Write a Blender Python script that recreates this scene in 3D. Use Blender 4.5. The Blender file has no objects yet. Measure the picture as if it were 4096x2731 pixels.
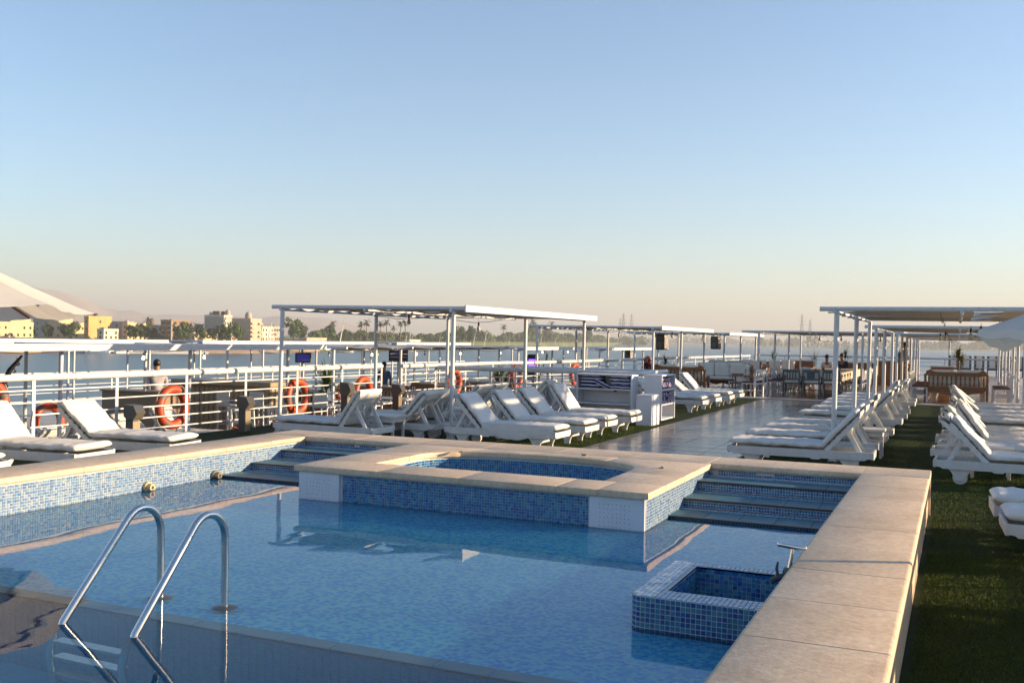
import bpy, bmesh, math, random
import numpy as np
from mathutils import Vector, Matrix, noise

# ------------------------------------------------------------------ camera, sky, sun, exposure
S = bpy.context.scene
COL = S.collection
R = math.radians
EYE = 1.72
cam_d = bpy.data.cameras.new('camera')
cam_d.sensor_width = 36.0
cam_d.lens = 35.0
cam_d.clip_start = 0.1
cam_d.clip_end = 40000.0
cam = bpy.data.objects.new('camera', cam_d)
COL.objects.link(cam)
S.camera = cam
cam.location = (0, 0, EYE)
cam.rotation_euler = (Matrix.Rotation(R(24.1), 3, 'Z') @ Matrix.Rotation(R(90 - 0.15), 3, 'X') @ Matrix.Rotation(R(0.96), 3, 'Z')).to_euler()

SUN_EL = 11.0
SUN_AZ = 24.0           # degrees from +X towards +Y
world = bpy.data.worlds.new('World')
S.world = world
world.use_nodes = True
wn = world.node_tree
bg = wn.nodes['Background']
sky = wn.nodes.new('ShaderNodeTexSky')
sky.sky_type = 'NISHITA'
sky.sun_disc = False
sky.sun_elevation = R(SUN_EL)
sky.sun_rotation = R(90 - SUN_AZ)
sky.altitude = 80
sky.air_density = 1.0
sky.dust_density = 0.5
sky.ozone_density = 3.0
wn.links.new(sky.outputs[0], bg.inputs[0])
bg.inputs[1].default_value = 0.092
sun_d = bpy.data.lights.new('sun', 'SUN')
sun_d.energy = 5.0
sun_d.angle = R(0.6)
sun_d.cycles.use_multiple_importance_sampling = False
sun_d.color = (1.0, 0.73, 0.45)
sun = bpy.data.objects.new('sun', sun_d)
COL.objects.link(sun)
_sd = Vector((math.cos(R(SUN_AZ)) * math.cos(R(SUN_EL)), math.sin(R(SUN_AZ)) * math.cos(R(SUN_EL)), math.sin(R(SUN_EL))))
sun.rotation_euler = _sd.to_track_quat('Z', 'Y').to_euler()
sun.location = (40, 20, 30)
S.view_settings.view_transform = 'Standard'
S.view_settings.look = 'None'
S.view_settings.gamma = 1.0
S.view_settings.exposure = 1.6
S.view_settings.use_curve_mapping = False
S.render.engine = 'CYCLES'
S.cycles.use_denoising = True
S.cycles.max_bounces = 8
S.cycles.transparent_max_bounces = 12
S.cycles.caustics_reflective = False
S.cycles.caustics_refractive = True
S.cycles.volume_bounces = 0

rng = random.Random(7)

# ------------------------------------------------------------------ mesh builder
class MB:
    def __init__(s):
        s.v = []; s.f = []
    def add(s, vs, fs):
        o = len(s.v); s.v.extend([tuple(p) for p in vs]); s.f.extend([tuple(i + o for i in f) for f in fs]); return s
    def box(s, x0, x1, y0, y1, z0, z1):
        v = [(x0,y0,z0),(x1,y0,z0),(x1,y1,z0),(x0,y1,z0),(x0,y0,z1),(x1,y0,z1),(x1,y1,z1),(x0,y1,z1)]
        return s.add(v, [(3,2,1,0),(4,5,6,7),(0,1,5,4),(1,2,6,5),(2,3,7,6),(3,0,4,7)])
    def cbox(s, x0, x1, y0, y1, z0, z1, c=0.006):
        c = min(c, (x1-x0)*.45, (y1-y0)*.45, (z1-z0)*.45)
        bm = bmesh.new()
        bmesh.ops.create_cube(bm, size=1)
        for q in bm.verts:
            q.co = Vector(((x0+x1)/2 + q.co.x*(x1-x0), (y0+y1)/2 + q.co.y*(y1-y0), (z0+z1)/2 + q.co.z*(z1-z0)))
        bmesh.ops.bevel(bm, geom=bm.edges[:], offset=c, segments=1, affect='EDGES', profile=0.5)
        bm.verts.index_update()
        s.add([q.co[:] for q in bm.verts], [[q.index for q in f.verts] for f in bm.faces])
        bm.free(); return s
    def prism(s, poly, axis, a, b):
        """poly: list of 2D points (CCW seen along +axis); extruded from a to b along axis"""
        n = len(poly)
        def P(p, t):
            return {'x': (t, p[0], p[1]), 'y': (p[0], t, p[1]), 'z': (p[0], p[1], t)}[axis]
        v = [P(p, a) for p in poly] + [P(p, b) for p in poly]
        f = [tuple(range(n)), tuple(range(2*n-1, n-1, -1))]
        f += [(i, (i+1) % n + 0, (i+1) % n + n, i + n) for i in range(n)]
        return s.add(v, f)
    def tube(s, path, r, n=10, caps=True, closed=False):
        path = [Vector(p) for p in path]; m = len(path); rs = r if isinstance(r, (list, tuple)) else [r]*m
        up = None; rings = []
        for i, p in enumerate(path):
            if closed: d = (path[(i+1) % m] - path[i-1])
            else: d = path[min(i+1, m-1)] - path[max(i-1, 0)]
            d.normalize()
            if up is None:
                up = Vector((0,0,1)) if abs(d.z) < .9 else Vector((1,0,0))
            side = d.cross(up)
            if side.length < 1e-6: side = d.orthogonal()
            side.normalize(); up = side.cross(d).normalized()
            rings.append([p + (side*math.cos(2*math.pi*k/n) + up*math.sin(2*math.pi*k/n))*rs[i] for k in range(n)])
        v = [q for rg in rings for q in rg]; f = []
        for i in range(m if closed else m-1):
            a = i*n; b = ((i+1) % m)*n
            f += [(a+k, a+(k+1) % n, b+(k+1) % n, b+k) for k in range(n)]
        if caps and not closed:
            f += [tuple(range(n-1, -1, -1)), tuple((m-1)*n + k for k in range(n))]
        return s.add(v, f)
    def lathe(s, prof, n=16, c=(0,0,0)):
        """prof: list of (r, z)"""
        v = []; f = []; m = len(prof)
        for r, z in prof:
            v += [(c[0]+r*math.cos(2*math.pi*k/n), c[1]+r*math.sin(2*math.pi*k/n), c[2]+z) for k in range(n)]
        for i in range(m-1):
            f += [(i*n+k, i*n+(k+1) % n, (i+1)*n+(k+1) % n, (i+1)*n+k) for k in range(n)]
        f += [tuple(range(n-1, -1, -1)), tuple((m-1)*n+k for k in range(n))]
        return s.add(v, f)
    def ball(s, c, r, n=10, m=7, sq=(1,1,1)):
        v = []; f = []
        for i in range(1, m):
            a = math.pi*i/m
            v += [(c[0]+r*sq[0]*math.sin(a)*math.cos(2*math.pi*k/n), c[1]+r*sq[1]*math.sin(a)*math.sin(2*math.pi*k/n), c[2]-r*sq[2]*math.cos(a)) for k in range(n)]
        o = len(v); v += [(c[0], c[1], c[2]-r*sq[2]), (c[0], c[1], c[2]+r*sq[2])]
        for i in range(m-2):
            f += [(i*n+k, i*n+(k+1) % n, (i+1)*n+(k+1) % n, (i+1)*n+k) for k in range(n)]
        f += [(o, (k+1) % n, k) for k in range(n)] + [((m-2)*n+k, (m-2)*n+(k+1) % n, o+1) for k in range(n)]
        return s.add(v, f)
    def grid(s, fn, nu, nv):
        v = [fn(i/nu, j/nv) for i in range(nu+1) for j in range(nv+1)]
        f = [(i*(nv+1)+j, (i+1)*(nv+1)+j, (i+1)*(nv+1)+j+1, i*(nv+1)+j+1) for i in range(nu) for j in range(nv)]
        return s.add(v, f)
    def xf(s, M):
        s.v = [tuple(M @ Vector(p)) for p in s.v]; return s
    def mesh(s, name, mat=None, smooth=None, recalc=True):
        me = bpy.data.meshes.new(name)
        me.from_pydata(s.v, [], s.f)
        if recalc:
            bm = bmesh.new(); bm.from_mesh(me); bmesh.ops.recalc_face_normals(bm, faces=bm.faces); bm.to_mesh(me); bm.free()
        if mat: me.materials.append(mat)
        if smooth is not None:
            me.polygons.foreach_set('use_smooth', [True]*len(me.polygons))
            if smooth < 180: me.set_sharp_from_angle(angle=R(smooth))
        me.update(); return me
    def obj(s, name, mat=None, parent=None, smooth=None, recalc=True):
        return mobj(name, s.mesh(name, mat, smooth, recalc), parent)

def mobj(name, me, parent=None, loc=None, rotz=None):
    o = bpy.data.objects.new(name, me); COL.objects.link(o)
    if parent is not None: o.parent = parent
    if loc is not None: o.location = loc
    if rotz is not None: o.rotation_euler = (0, 0, rotz)
    return o

def tag(o, label=None, cat=None, group=None, kind=None):
    if label: o['label'] = label
    if cat: o['category'] = cat
    if group: o['group'] = group
    if kind: o['kind'] = kind
    return o

def thing(name, label, cat, loc=(0,0,0), rz=0, group=None):
    o = bpy.data.objects.new(name, None); COL.objects.link(o)
    o.empty_display_size = 0.2
    o.location = loc; o.rotation_euler = (0, 0, rz)
    return tag(o, label, cat, group)

def dup(root, label=None, loc=None, rz=None, group=None, scale=None):
    r = root.copy(); COL.objects.link(r)
    if loc is not None: r.location = loc
    if rz is not None: r.rotation_euler = (0, 0, rz)
    if scale is not None: r.scale = (scale,)*3 if not isinstance(scale, tuple) else scale
    if label: r['label'] = label
    if group: r['group'] = group
    for ch in list(root.children):
        c = ch.copy(); COL.objects.link(c); c.parent = r
        for g in ch.children:
            d = g.copy(); COL.objects.link(d); d.parent = c
    return r

def struct(name, mb, mat, smooth=None, kind='structure', recalc=True):
    return tag(mb.obj(name, mat, None, smooth, recalc), kind=kind)

def bearing(deg, dist, z=0.0):
    """a survey point: bearing in degrees to the left of the ship's long axis, distance in metres"""
    return Vector((-math.sin(R(deg))*dist, math.cos(R(deg))*dist, z))

# ------------------------------------------------------------------ materials
def newmat(name):
    m = bpy.data.materials.new(name); m.use_nodes = True
    nt = m.node_tree; b = nt.nodes['Principled BSDF']
    return m, nt, b
def nd(nt, t, **kw):
    n = nt.nodes.new(t)
    for k, v in kw.items():
        if k.startswith('i_'): n.inputs[k[2:].replace('_', ' ')].default_value = v
        else: setattr(n, k, v)
    return n
def ramp(nt, stops, interp='LINEAR'):
    n = nt.nodes.new('ShaderNodeValToRGB'); e = n.color_ramp.elements; n.color_ramp.interpolation = interp
    while len(e) < len(stops): e.new(0.5)
    for el, (p, c) in zip(e, stops): el.position = p; el.color = (*c, 1)
    return n
def simple(name, col, rough=0.5, metal=0.0, var=0.12, scale=6.0, bump=0.0, bscale=60.0, spec=0.5, objvar=0.0, coat=0.0, dirt=0.0):
    m, nt, b = newmat(name)
    tc = nd(nt, 'ShaderNodeTexCoord')
    no = nd(nt, 'ShaderNodeTexNoise', i_Scale=scale, i_Detail=5.0, i_Roughness=0.6)
    nt.links.new(tc.outputs['Object'], no.inputs['Vector'])
    lo = tuple(c*(1-var) for c in col); hi = tuple(min(1, c*(1+var)) for c in col)
    rp = ramp(nt, [(0.3, lo), (0.7, hi)])
    nt.links.new(no.outputs['Fac'], rp.inputs['Fac'])
    src = rp.outputs['Color']
    if objvar:
        oi = nd(nt, 'ShaderNodeObjectInfo')
        mr = nd(nt, 'ShaderNodeMapRange'); mr.inputs[3].default_value = 1-objvar; mr.inputs[4].default_value = 1+objvar
        nt.links.new(oi.outputs['Random'], mr.inputs[0])
        mx = nd(nt, 'ShaderNodeVectorMath', operation='SCALE')
        nt.links.new(src, mx.inputs[0]); nt.links.new(mr.outputs[0], mx.inputs['Scale']); src = mx.outputs[0]
    if dirt:
        n3 = nd(nt, 'ShaderNodeTexNoise', i_Scale=13.0, i_Detail=6.0, i_Roughness=.7); nt.links.new(tc.outputs['Object'], n3.inputs['Vector'])
        r3 = ramp(nt, [(.58, (0, 0, 0)), (.70, (dirt,)*3)]); nt.links.new(n3.outputs['Fac'], r3.inputs['Fac'])
        md = nd(nt, 'ShaderNodeMixRGB'); md.inputs[2].default_value = (.25, .18, .11, 1); nt.links.new(r3.outputs[0], md.inputs[0]); nt.links.new(src, md.inputs[1]); src = md.outputs[0]
    nt.links.new(src, b.inputs['Base Color'])
    b.inputs['Roughness'].default_value = rough; b.inputs['Metallic'].default_value = metal
    b.inputs['Specular IOR Level'].default_value = spec
    if coat: b.inputs['Coat Weight'].default_value = coat
    if bump:
        n2 = nd(nt, 'ShaderNodeTexNoise', i_Scale=bscale, i_Detail=4.0)
        nt.links.new(tc.outputs['Object'], n2.inputs['Vector'])
        bp = nd(nt, 'ShaderNodeBump', i_Strength=bump, i_Distance=0.01)
        nt.links.new(n2.outputs['Fac'], bp.inputs['Height']); nt.links.new(bp.outputs[0], b.inputs['Normal'])
    return m

M = {}
M['paint'] = simple('white_paint', (.55, .56, .57), .42, var=.07, scale=9, bump=.12, bscale=30, dirt=.45)
M['wood_white'] = simple('white_painted_wood', (.58, .585, .58), .45, var=.08, scale=7, bump=.2, bscale=22, objvar=.04, dirt=.3)
M['fabric'] = simple('white_cotton', (.61, .60, .575), .9, var=.05, scale=4, bump=.35, bscale=14, spec=.2, objvar=.03)
M['fabric_aged'] = simple('cream_cotton', (.72, .68, .60), .9, var=.08, scale=4, bump=.3, bscale=16, spec=.2, objvar=.05)
def parasol_mat():
    m = simple('parasol_cotton', (.80, .78, .73), .9, var=.04, scale=3, bump=.3, bscale=20, spec=.15)
    nt = m.node_tree; b = nt.nodes['Principled BSDF']; tl = nd(nt, 'ShaderNodeBsdfTranslucent'); tl.inputs[0].default_value = (.72, .66, .55, 1)
    mx = nd(nt, 'ShaderNodeMixShader'); mx.inputs[0].default_value = .42; nt.links.new(b.outputs[0], mx.inputs[1]); nt.links.new(tl.outputs[0], mx.inputs[2]); nt.links.new(mx.outputs[0], nt.nodes['Material Output'].inputs[0])
    return m
M['parasol'] = parasol_mat()
M['canvas'] = simple('awning_canvas', (.56, .49, .41), .9, var=.10, scale=3, bump=.25, bscale=18, spec=.15, objvar=.06, dirt=.2)
M['steel'] = simple('stainless_steel', (.62, .62, .61), .2, metal=1.0, var=.05, scale=14)
M['chrome'] = simple('chrome', (.78, .78, .78), .1, metal=1.0, var=.03)
M['grout'] = simple('grout', (.46, .48, .49), .85, var=.14, scale=12, bump=.3, bscale=80)
M['concrete'] = simple('concrete', (.40, .38, .35), .9, var=.15, bump=.4, bscale=50)
M['panel_white'] = simple('white_board', (.60, .62, .67), .55, var=.05, scale=5, bump=.1, dirt=.15)
M['dark'] = simple('dark_rubber', (.02, .02, .022), .6)
M['black_plastic'] = simple('black_plastic', (.015, .015, .017), .35)
M['orange'] = simple('orange_lifebuoy', (.38, .05, .011), .5, var=.15, scale=5, bump=.15, bscale=25, objvar=.1)
M['grey_band'] = simple('grey_band', (.11, .10, .09), .6)
M['rope'] = simple('rope', (.30, .26, .2), .9)
M['wood_brown'] = simple('varnished_wood', (.20, .085, .03), .4, var=.35, scale=9, bump=.1)
M['wood_counter'] = simple('counter_wood', (.30, .22, .13), .5, var=.2, scale=9)
M['cushion_brown'] = simple('brown_cushion', (.11, .035, .025), .85)
M['bluegrey'] = simple('bluegrey_paint', (.055, .085, .105), .45, var=.1)
M['tablecloth'] = simple('beige_tablecloth', (.50, .44, .35), .9, var=.06)
M['terracotta'] = simple('terracotta', (.42, .15, .06), .7, var=.15)
M['lamp_grey'] = simple('lamp_grey', (.05, .055, .06), .4, var=.1)
M['lamp_tan'] = simple('lamp_tan_metal', (.30, .25, .17), .35, metal=.6, var=.1)
M['skin'] = simple('skin', (.28, .15, .09), .6)
M['hair'] = simple('black_hair', (.012, .01, .009), .55)
M['shirt_grey'] = simple('grey_shirt', (.32, .31, .33), .9)
M['shirt_blue'] = simple('blue_shirt', (.06, .10, .22), .9)
M['shirt_dark'] = simple('dark_shirt', (.03, .03, .05), .9)
M['trousers'] = simple('dark_trousers', (.03, .035, .05), .9)
M['bulb_glass'] = simple('bulb_glass', (.50, .45, .36), .12, spec=.6)
M['screen'] = simple('blue_screen', (.02, .03, .18), .2)
M['leaf'] = simple('plant_leaf', (.055, .10, .025), .55, var=.35, scale=20, objvar=.2)
M['leaf_dry'] = simple('dry_leaf', (.16, .12, .05), .7, var=.3)
M['bark'] = simple('bark', (.16, .11, .075), .9, var=.3, bump=.5)
M['hull_white'] = simple('boat_white', (.68, .67, .64), .4, var=.08)
M['hull_blue'] = simple('boat_blue', (.08, .13, .22), .4, var=.1)
M['window_dark'] = simple('dark_window', (.03, .03, .035), .15)
M['mast'] = simple('mast_wood', (.42, .34, .25), .7)
M['pylon'] = simple('pylon_steel', (.20, .20, .21), .6)
M['red'] = simple('red_paint', (.35, .02, .02), .5)
M['yellow'] = simple('ochre_plastic', (.50, .24, .02), .5)

def emit(name, col, st):
    m, nt, b = newmat(name)
    b.inputs['Base Color'].default_value = (*col, 1); b.inputs['Emission Color'].default_value = (*col, 1); b.inputs['Emission Strength'].default_value = st
    return m
M['bulb_lit'] = emit('lit_bulb', (1, .72, .36), 3.0)
M['led'] = emit('violet_led', (.16, .05, 1.0), 2.0)
M['tv_blue'] = emit('tv_picture', (.02, .02, .16), .25)

def stone_mat():
    m, nt, b = newmat('limestone')
    tc = nd(nt, 'ShaderNodeTexCoord'); geo = nd(nt, 'ShaderNodeNewGeometry'); oi = nd(nt, 'ShaderNodeObjectInfo')
    ad = nd(nt, 'ShaderNodeVectorMath', operation='ADD')
    sc = nd(nt, 'ShaderNodeVectorMath', operation='SCALE'); sc.inputs['Scale'].default_value = 37.0
    cb = nd(nt, 'ShaderNodeCombineXYZ')
    for i in range(3): nt.links.new(oi.outputs['Random'], cb.inputs[i])
    nt.links.new(cb.outputs[0], sc.inputs[0]); nt.links.new(sc.outputs[0], ad.inputs[0]); nt.links.new(geo.outputs['Position'], ad.inputs[1])
    n1 = nd(nt, 'ShaderNodeTexNoise', i_Scale=2.6, i_Detail=7.0, i_Roughness=.62, i_Distortion=.6)
    n2 = nd(nt, 'ShaderNodeTexNoise', i_Scale=28.0, i_Detail=6.0, i_Roughness=.7)
    n3 = nd(nt, 'ShaderNodeTexNoise', i_Scale=9.0, i_Detail=3.0, i_Roughness=.5)
    for n in (n1, n2, n3): nt.links.new(ad.outputs[0], n.inputs['Vector'])
    r1 = ramp(nt, [(.28, (.50, .385, .265)), (.5, (.585, .465, .335)), (.74, (.65, .54, .41))])
    nt.links.new(n1.outputs['Fac'], r1.inputs['Fac'])
    r2 = ramp(nt, [(.35, (.80, .78, .76)), (.65, (1.08, 1.06, 1.04))])
    nt.links.new(n2.outputs['Fac'], r2.inputs['Fac'])
    mu = nd(nt, 'ShaderNodeMixRGB', blend_type='MULTIPLY'); mu.inputs[0].default_value = 1
    nt.links.new(r1.outputs[0], mu.inputs[1]); nt.links.new(r2.outputs[0], mu.inputs[2])
    r3 = ramp(nt, [(.60, (1, 1, 1)), (.72, (.66, .60, .54))])
    nt.links.new(n3.outputs['Fac'], r3.inputs['Fac'])
    m2 = nd(nt, 'ShaderNodeMixRGB', blend_type='MULTIPLY'); m2.inputs[0].default_value = .35
    nt.links.new(mu.outputs[0], m2.inputs[1]); nt.links.new(r3.outputs[0], m2.inputs[2])
    mr = nd(nt, 'ShaderNodeMapRange'); mr.inputs[3].default_value = .93; mr.inputs[4].default_value = 1.07
    nt.links.new(oi.outputs['Random'], mr.inputs[0])
    vs = nd(nt, 'ShaderNodeVectorMath', operation='SCALE'); nt.links.new(m2.outputs[0], vs.inputs[0]); nt.links.new(mr.outputs[0], vs.inputs['Scale'])
    nt.links.new(vs.outputs[0], b.inputs['Base Color'])
    b.inputs['Roughness'].default_value = .55; b.inputs['Specular IOR Level'].default_value = .35
    bp = nd(nt, 'ShaderNodeBump', i_Strength=.35, i_Distance=.006)
    nt.links.new(n2.outputs['Fac'], bp.inputs['Height']); nt.links.new(bp.outputs[0], b.inputs['Normal'])
    return m
M['stone'] = stone_mat()

def mosaic_mat(name, stops, per='island', rough=.18):
    m, nt, b = newmat(name)
    geo = nd(nt, 'ShaderNodeNewGeometry'); oi = nd(nt, 'ShaderNodeObjectInfo')
    rp = ramp(nt, stops, 'CONSTANT')
    nt.links.new(geo.outputs['Random Per Island'] if per == 'island' else oi.outputs['Random'], rp.inputs['Fac'])
    no = nd(nt, 'ShaderNodeTexNoise', i_Scale=60.0, i_Detail=3.0); nt.links.new(geo.outputs['Position'], no.inputs['Vector'])
    mr = nd(nt, 'ShaderNodeMapRange'); mr.inputs[3].default_value = .82; mr.inputs[4].default_value = 1.18; nt.links.new(no.outputs['Fac'], mr.inputs[0])
    vs = nd(nt, 'ShaderNodeVectorMath', operation='SCALE'); nt.links.new(rp.outputs[0], vs.inputs[0]); nt.links.new(mr.outputs[0], vs.inputs['Scale'])
    nt.links.new(vs.outputs[0], b.inputs['Base Color']); b.inputs['Roughness'].default_value = rough
    return m
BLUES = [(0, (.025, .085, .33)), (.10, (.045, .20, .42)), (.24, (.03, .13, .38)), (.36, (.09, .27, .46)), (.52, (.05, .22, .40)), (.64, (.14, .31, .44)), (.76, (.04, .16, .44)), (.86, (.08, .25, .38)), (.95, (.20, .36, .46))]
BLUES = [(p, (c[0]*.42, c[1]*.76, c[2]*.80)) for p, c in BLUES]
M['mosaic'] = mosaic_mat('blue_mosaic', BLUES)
M['mosaic_shaded'] = mosaic_mat('shaded_blue_mosaic_piece', [(p, tuple(q*.7 for q in c)) for p, c in BLUES], 'object')  # blue mosaic darkened: the wall's shade on the basin is put into the colour
LIT_BLUES = [(p, tuple(q*.68 for q in c)) for p, c in [(0, (.13, .26, .52)), (.10, (.22, .38, .58)), (.24, (.16, .30, .54)), (.36, (.30, .44, .60)), (.52, (.24, .40, .58)), (.64, (.36, .48, .58)), (.76, (.20, .34, .58)), (.88, (.40, .50, .58))]]
M['mosaic_lit'] = mosaic_mat('lit_blue_mosaic', LIT_BLUES)  # blue mosaic lightened for brighter-lit faces; the light is in the colour

def floor_mosaic(name, cols, scale=36.0, grout=(.35, .48, .60)):
    m, nt, b = newmat(name)
    geo = nd(nt, 'ShaderNodeNewGeometry')
    br = nd(nt, 'ShaderNodeTexVoronoi', distance='CHEBYCHEV', i_Scale=scale, i_Randomness=.25)
    nt.links.new(geo.outputs['Position'], br.inputs['Vector'])
    sp = nd(nt, 'ShaderNodeSeparateColor'); nt.links.new(br.outputs['Color'], sp.inputs[0])
    n1 = nd(nt, 'ShaderNodeTexNoise', i_Scale=9.0, i_Detail=4.0, i_Roughness=.7); nt.links.new(geo.outputs['Position'], n1.inputs['Vector'])
    mx = nd(nt, 'ShaderNodeMath', operation='ADD'); nt.links.new(sp.outputs[0], mx.inputs[0]); nt.links.new(n1.outputs['Fac'], mx.inputs[1])
    md = nd(nt, 'ShaderNodeMath', operation='MULTIPLY'); md.inputs[1].default_value = .6; nt.links.new(mx.outputs[0], md.inputs[0])
    rp = ramp(nt, cols); nt.links.new(md.outputs[0], rp.inputs['Fac'])
    nt.links.new(rp.outputs[0], b.inputs['Base Color']); b.inputs['Roughness'].default_value = .5
    return m
M['shelf_floor'] = floor_mosaic('shelf_mosaic', [(.28, (.03, .42, .88)), (.5, (.08, .58, .95)), (.72, (.24, .78, .96))])
M['deep_wall'] = floor_mosaic('deep_mosaic', [(.2, (.002, .39, .58)), (.5, (.003, .43, .63)), (.8, (.006, .47, .68))])
M['tread'] = simple('teal_tread_tile', (.05, .135, .18), .42, var=.25, scale=10, bump=.1, objvar=.1, spec=.2)
M['tread_rib'] = simple('ribbed_blue_tile', (.30, .42, .56), .35, var=.15)
M['nosing'] = simple('dark_nosing', (.045, .03, .03), .35)
M['edge_tile'] = simple('pale_edge_tile', (.26, .36, .38), .35, var=.1, objvar=.08)

def water_pool():
    m, nt, b = newmat('pool_water'); nt.nodes.remove(b)
    out = nt.nodes['Material Output']
    tr = nd(nt, 'ShaderNodeBsdfRefraction'); tr.inputs['Color'].default_value = (.86, .97, 1, 1); tr.inputs['Roughness'].default_value = 0; tr.inputs['IOR'].default_value = 1.33
    gl = nd(nt, 'ShaderNodeBsdfGlossy'); gl.inputs['Roughness'].default_value = .0
    geo = nd(nt, 'ShaderNodeNewGeometry')
    mp = nd(nt, 'ShaderNodeMapping'); mp.inputs['Rotation'].default_value = (0, 0, R(25)); mp.inputs['Scale'].default_value = (1.0, .7, 1)
    nt.links.new(geo.outputs['Position'], mp.inputs['Vector'])
    n1 = nd(nt, 'ShaderNodeTexNoise', i_Scale=1.25, i_Detail=1.5, i_Roughness=.4); nt.links.new(mp.outputs[0], n1.inputs['Vector'])
    n2 = nd(nt, 'ShaderNodeTexNoise', i_Scale=7.0, i_Detail=2.0, i_Roughness=.5); nt.links.new(mp.outputs[0], n2.inputs['Vector'])
    ad = nd(nt, 'ShaderNodeMath', operation='MULTIPLY_ADD'); ad.inputs[1].default_value = .035
    nt.links.new(n2.outputs['Fac'], ad.inputs[0]); nt.links.new(n1.outputs['Fac'], ad.inputs[2])
    bp = nd(nt, 'ShaderNodeBump', i_Strength=1.0, i_Distance=.0088); nt.links.new(ad.outputs[0], bp.inputs['Height'])
    fr = nd(nt, 'ShaderNodeFresnel', i_IOR=1.33); nt.links.new(bp.outputs[0], fr.inputs['Normal'])
    nt.links.new(bp.outputs[0], gl.inputs['Normal']); nt.links.new(bp.outputs[0], tr.inputs['Normal'])
    mx = nd(nt, 'ShaderNodeMixShader'); nt.links.new(fr.outputs[0], mx.inputs[0]); nt.links.new(tr.outputs[0], mx.inputs[1]); nt.links.new(gl.outputs[0], mx.inputs[2])
    nt.links.new(mx.outputs[0], out.inputs[0])
    return m
M['pool_water'] = water_pool()

def river_mat():
    m, nt, b = newmat('river_water')
    geo = nd(nt, 'ShaderNodeNewGeometry')
    mp = nd(nt, 'ShaderNodeMapping'); mp.inputs['Rotation'].default_value = (0, 0, R(-30)); mp.inputs['Scale'].default_value = (1.0, .45, 1)
    nt.links.new(geo.outputs['Position'], mp.inputs['Vector'])
    h = None
    for sc, w in ((.035, 1.0), (.16, .38), (.7, .12)):
        n = nd(nt, 'ShaderNodeTexNoise', i_Scale=sc, i_Detail=3.0, i_Roughness=.55); nt.links.new(mp.outputs[0], n.inputs['Vector'])
        a = nd(nt, 'ShaderNodeMath', operation='MULTIPLY_ADD'); a.inputs[1].default_value = w; nt.links.new(n.outputs['Fac'], a.inputs[0])
        if h is not None: nt.links.new(h, a.inputs[2])
        else: a.inputs[2].default_value = 0
        h = a.outputs[0]
    bp = nd(nt, 'ShaderNodeBump', i_Strength=.55, i_Distance=1.2); nt.links.new(h, bp.inputs['Height'])
    b.inputs['Base Color'].default_value = (.035, .095, .125, 1); b.inputs['Roughness'].default_value = .30; b.inputs['IOR'].default_value = 1.33
    nt.links.new(bp.outputs[0], b.inputs['Normal'])
    return m
M['river'] = river_mat()

def turf_mat(name, a, bcol):
    m, nt, b = newmat(name)
    geo = nd(nt, 'ShaderNodeNewGeometry')
    n1 = nd(nt, 'ShaderNodeTexNoise', i_Scale=2.5, i_Detail=6.0, i_Roughness=.7); nt.links.new(geo.outputs['Position'], n1.inputs['Vector'])
    n2 = nd(nt, 'ShaderNodeTexNoise', i_Scale=130.0, i_Detail=3.0); nt.links.new(geo.outputs['Position'], n2.inputs['Vector'])
    ad = nd(nt, 'ShaderNodeMath', operation='ADD'); nt.links.new(n1.outputs['Fac'], ad.inputs[0]); nt.links.new(n2.outputs['Fac'], ad.inputs[1])
    dv = nd(nt, 'ShaderNodeMath', operation='MULTIPLY'); dv.inputs[1].default_value = .5; nt.links.new(ad.outputs[0], dv.inputs[0])
    rp = ramp(nt, [(.3, a), (.7, bcol)]); nt.links.new(dv.outputs[0], rp.inputs['Fac']); nt.links.new(rp.outputs[0], b.inputs['Base Color'])
    b.inputs['Roughness'].default_value = .85; b.inputs['Specular IOR Level'].default_value = .15
    bp = nd(nt, 'ShaderNodeBump', i_Strength=1.0, i_Distance=.02); nt.links.new(n2.outputs['Fac'], bp.inputs['Height']); nt.links.new(bp.outputs[0], b.inputs['Normal'])
    return m
M['turf'] = turf_mat('artificial_turf', (.010, .022, .006), (.024, .042, .010))
M['blade'] = turf_mat('turf_blades', (.036, .068, .010), (.090, .128, .020))

def path_mat():
    m, nt, b = newmat('grey_glazed_tile')
    geo = nd(nt, 'ShaderNodeNewGeometry'); oi = nd(nt, 'ShaderNodeObjectInfo')
    mp = nd(nt, 'ShaderNodeMapping'); mp.inputs['Scale'].default_value = (3.0, 22.0, 1); nt.links.new(geo.outputs['Position'], mp.inputs['Vector'])
    n1 = nd(nt, 'ShaderNodeTexNoise', i_Scale=1.2, i_Detail=5.0, i_Roughness=.65, i_Distortion=.8); nt.links.new(mp.outputs[0], n1.inputs['Vector'])
    rp = ramp(nt, [(.3, (.085, .08, .078)), (.55, (.14, .13, .125)), (.75, (.20, .19, .18))]); nt.links.new(n1.outputs['Fac'], rp.inputs['Fac'])
    mr = nd(nt, 'ShaderNodeMapRange'); mr.inputs[3].default_value = .88; mr.inputs[4].default_value = 1.12; nt.links.new(oi.outputs['Random'], mr.inputs[0])
    vs = nd(nt, 'ShaderNodeVectorMath', operation='SCALE'); nt.links.new(rp.outputs[0], vs.inputs[0]); nt.links.new(mr.outputs[0], vs.inputs['Scale'])
    nt.links.new(vs.outputs[0], b.inputs['Base Color'])
    r2 = ramp(nt, [(.3, (.14,)*3), (.7, (.30,)*3)]); nt.links.new(n1.outputs['Fac'], r2.inputs['Fac']); nt.links.new(r2.outputs[0], b.inputs['Roughness'])
    bp = nd(nt, 'ShaderNodeBump', i_Strength=.22, i_Distance=.006); nt.links.new(n1.outputs['Fac'], bp.inputs['Height']); nt.links.new(bp.outputs[0], b.inputs['Normal'])
    return m
M['path'] = path_mat()
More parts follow.
